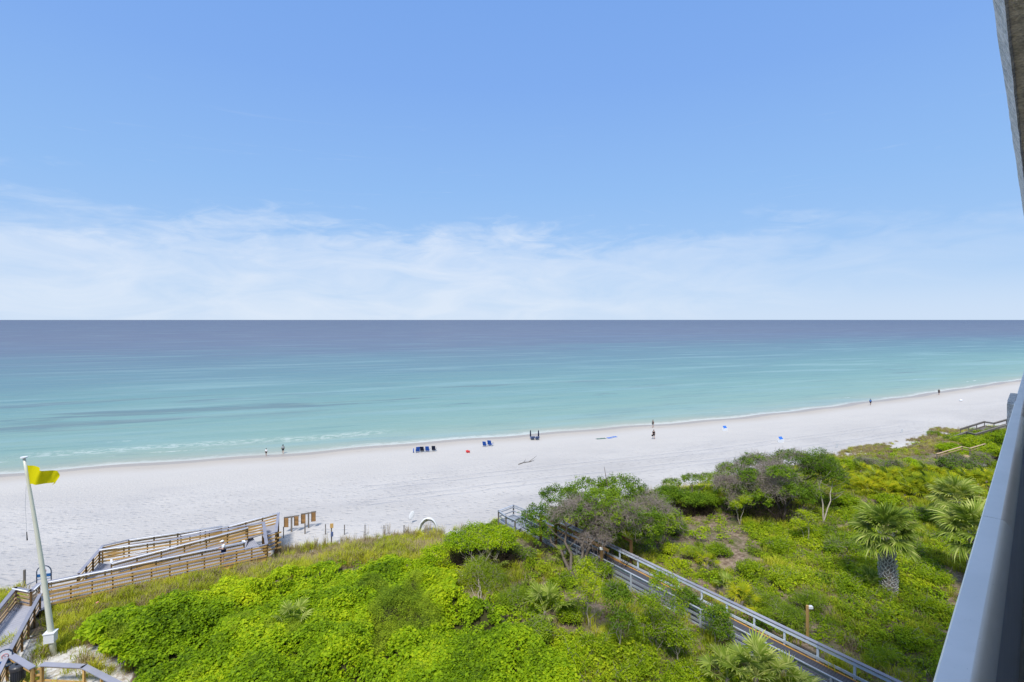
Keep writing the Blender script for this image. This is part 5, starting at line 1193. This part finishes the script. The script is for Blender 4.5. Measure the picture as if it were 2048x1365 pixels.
for i,(px,py,wd_,hg,mt,lb) in enumerate(BUSH):
    far_=(py<960 and px>1680); hg*=1.5 if far_ else 1
    b=G(px,py); rr=random.Random(i); ls=[]
    for k in range(5): ls.append(((rr.uniform(-.45,.45)*wd_,rr.uniform(-.3,.3)*wd_,hg*rr.uniform(.35,.62)),(wd_*rr.uniform(.25,.4),wd_*rr.uniform(.22,.36),hg*rr.uniform(.32,.45))))
    dd_=math.hypot(b.x,b.y); lf_=.10 if dd_<60 else .15
    f_=mt=='feather'; tw=1800 if ('grey' in lb or 'windswept' in lb or 'dark rounded' in lb) else (200 if 'dark' in lb else 40); th=int(420*wd_) if ('shaded' in lb or 'windswept' in lb or 'mushroom' in lb or 'green shrub against' in lb or 'grey' in lb) else int(60*wd_)
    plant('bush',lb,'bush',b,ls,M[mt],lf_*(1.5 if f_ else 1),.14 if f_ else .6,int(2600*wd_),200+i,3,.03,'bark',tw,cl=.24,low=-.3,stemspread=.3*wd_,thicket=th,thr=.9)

# ------------------------------------------------ the balcony the camera stands on
FA=HEAD-rad(46.5); Fv=Vector((math.cos(FA),math.sin(FA),0)); Nv=Vector((-Fv.y,Fv.x,0))
cz=H
def BP(f,n,z): return Fv*f+Nv*n+Vector((0,0,cz+z))
def m_stucco(name,c,rough_b=1.,sc_=1.):
    m_,n=mat_new(name); pos=n.n('ShaderNodeNewGeometry').outputs['Position']
    v=n.noise(pos,60*sc_,5,.7); v2=n.noise(pos,14*sc_,4,.6); c=np.array(c)
    col=n.mix(n.mr(n.m('ADD',v,n.m('MULTIPLY',v2,.5)),.55,.95),tuple(c*.62),tuple(np.minimum(c*1.35,1)))
    finish(n,col,.9,.15,0,n.bump(n.m('ADD',v,v2),rough_b,.012)); return m_
M['stucco']=m_stucco('textured_soffit',(.70,.67,.59),1.0)
M['stucco_light']=m_stucco('painted_stucco_edge',(.74,.80,.82),1.0)
M['stucco_grey']=m_stucco('weathered_stucco',(.66,.69,.68),1.0,.7)
def m_cap():
    m_,n=mat_new('painted_metal_cap'); pos=n.n('ShaderNodeNewGeometry').outputs['Position']
    v=n.noise(pos,40,4,.6); st=n.noise(pos,3,5,.7); col=n.mix(n.mr(st,.35,.7),(.92,.89,.85),(.99,.95,.91))
    sp=n.mr(n.noise(pos,160,2,.5),.70,.76); col=n.mix(n.m('MULTIPLY',sp,.35),col,(.25,.26,.28))
    finish(n,col,.42,.5,.60,n.bump(v,.06,.002)); return m_
M['parapet_cap']=m_cap()
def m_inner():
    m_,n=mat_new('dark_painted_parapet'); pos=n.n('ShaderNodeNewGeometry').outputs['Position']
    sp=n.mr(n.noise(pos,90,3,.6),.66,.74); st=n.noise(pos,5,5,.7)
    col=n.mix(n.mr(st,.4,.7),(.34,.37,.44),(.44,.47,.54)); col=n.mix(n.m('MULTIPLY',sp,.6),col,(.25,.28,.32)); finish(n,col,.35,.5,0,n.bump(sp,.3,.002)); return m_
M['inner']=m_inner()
T=.70; OUT=.203*T; INN=.089*T; FL=-1.78
par=thing('balcony_parapet','pale blue grey metal capped balcony parapet running away at the right edge','parapet',tuple(BP(0,0,FL)))
# cap with a rounded inner shoulder; seams every 2.75 m
prof=[(OUT,-T-.05),(OUT,-T-.006),(OUT-.004,-T)]+[(INN+.030*(1-math.sin(a)),-T-.045*(1-math.cos(a))) for a in np.linspace(0,math.pi/2,9)]+[(INN,-T-.06)]
edges=[-3.0,-.3,2.45,5.2,7.95,10.7,13.5,18,24]
for i in range(len(edges)-1):
    a,b_=edges[i]+.002,edges[i+1]-.002; V=[BP(f,n,z) for f in (a,b_) for n,z in prof]; k=len(prof); F=[(j,j+1,j+1+k,j+k) for j in range(k-1)]+[tuple(range(k))[::-1],tuple(range(k,2*k))]+[(k-1,0,k,2*k-1)]
    m=MB(); m.add(V,F); o_=m.build('parapet_cap',M['parapet_cap'],par,smooth=True); o_.data.polygons.foreach_set('use_smooth',[3<=j_<k-2 for j_ in range(len(F))])
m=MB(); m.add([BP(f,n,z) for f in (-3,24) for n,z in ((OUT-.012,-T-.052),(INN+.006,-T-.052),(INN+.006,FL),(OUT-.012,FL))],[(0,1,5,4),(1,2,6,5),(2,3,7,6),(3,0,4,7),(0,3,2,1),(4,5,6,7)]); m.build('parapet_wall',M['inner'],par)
bld=thing('apartment_building','apartment building with stucco balcony soffit overhead at the right edge','building',tuple(BP(0,-1,-H+4)))
U=.90; SO=.100*U; SI=.070*U
def ext(prof,f0,f1,name,mt,seg=1,jit=0):
    m=MB(); k=len(prof); rr=random.Random(2)
    for s_ in range(seg+1):
        f=f0+(f1-f0)*(s_/seg)**1.6; 
        for n,z in prof: m.v.append(BP(f,n+rr.uniform(-jit,jit),z+rr.uniform(-jit,jit)))
    for s_ in range(seg):
        for j in range(k): a=s_*k+j; b=s_*k+(j+1)%k; m.f.append((a,b,b+k,a+k))
    m.f.append(tuple(range(k))); m.f.append(tuple(range(seg*k,seg*k+k))[::-1]); return m.build(name,mt,bld)
ext([(SI-.002,U+.004),(SI+.004,U),(.1*(U+.09),U+.09),(.1*(U+.09),U+.22),(SI-.002,U+.22)],-3,24,'balcony_edge',M['stucco_light'],240,.0012)
ext([(-4.0,U+.03),(-4.0,U+.006),(SI,U+.006),(SI,U+.22),(-4.0,U+.22)],-3,24,'balcony_ceiling',M['stucco'])
ext([(-4.0,FL),(OUT-.012,FL),(OUT-.012,FL-.22),(-4.0,FL-.22)],-3,24,'balcony_floor',M['inner'])
ext([(-4.3,-H+3),(-4.0,-H+3),(-4.0,9),(-4.3,9)],-3.2,30,'facade_wall',M['stucco_grey'])
for zz_ in (-4.8,-7.6,-10.4,-13.2,-16.0,3.7,6.5): ext([(-4.0,zz_),(0,zz_),(0,zz_-.22),(-4.0,zz_-.22)],-3,24,'balcony_floor',M['stucco_grey'])
ext([(-4.0,FL),(-.02,FL),(-.02,U),(-4.0,U)],-3.2,-3.0,'side_wall',M['stucco_grey'])
ext([(OUT-.01,-.717*1-.0),(.188,-.717),(.188,-4.6),(OUT-.01,-4.6)],6.0,6.75,'pilaster',M['stucco_grey'])
ext([(OUT+.0,-.700),(.188,-.700),(.188,-.715),(OUT+.0,-.715)],6.1,6.75,'pilaster_top',M['stucco_light'])
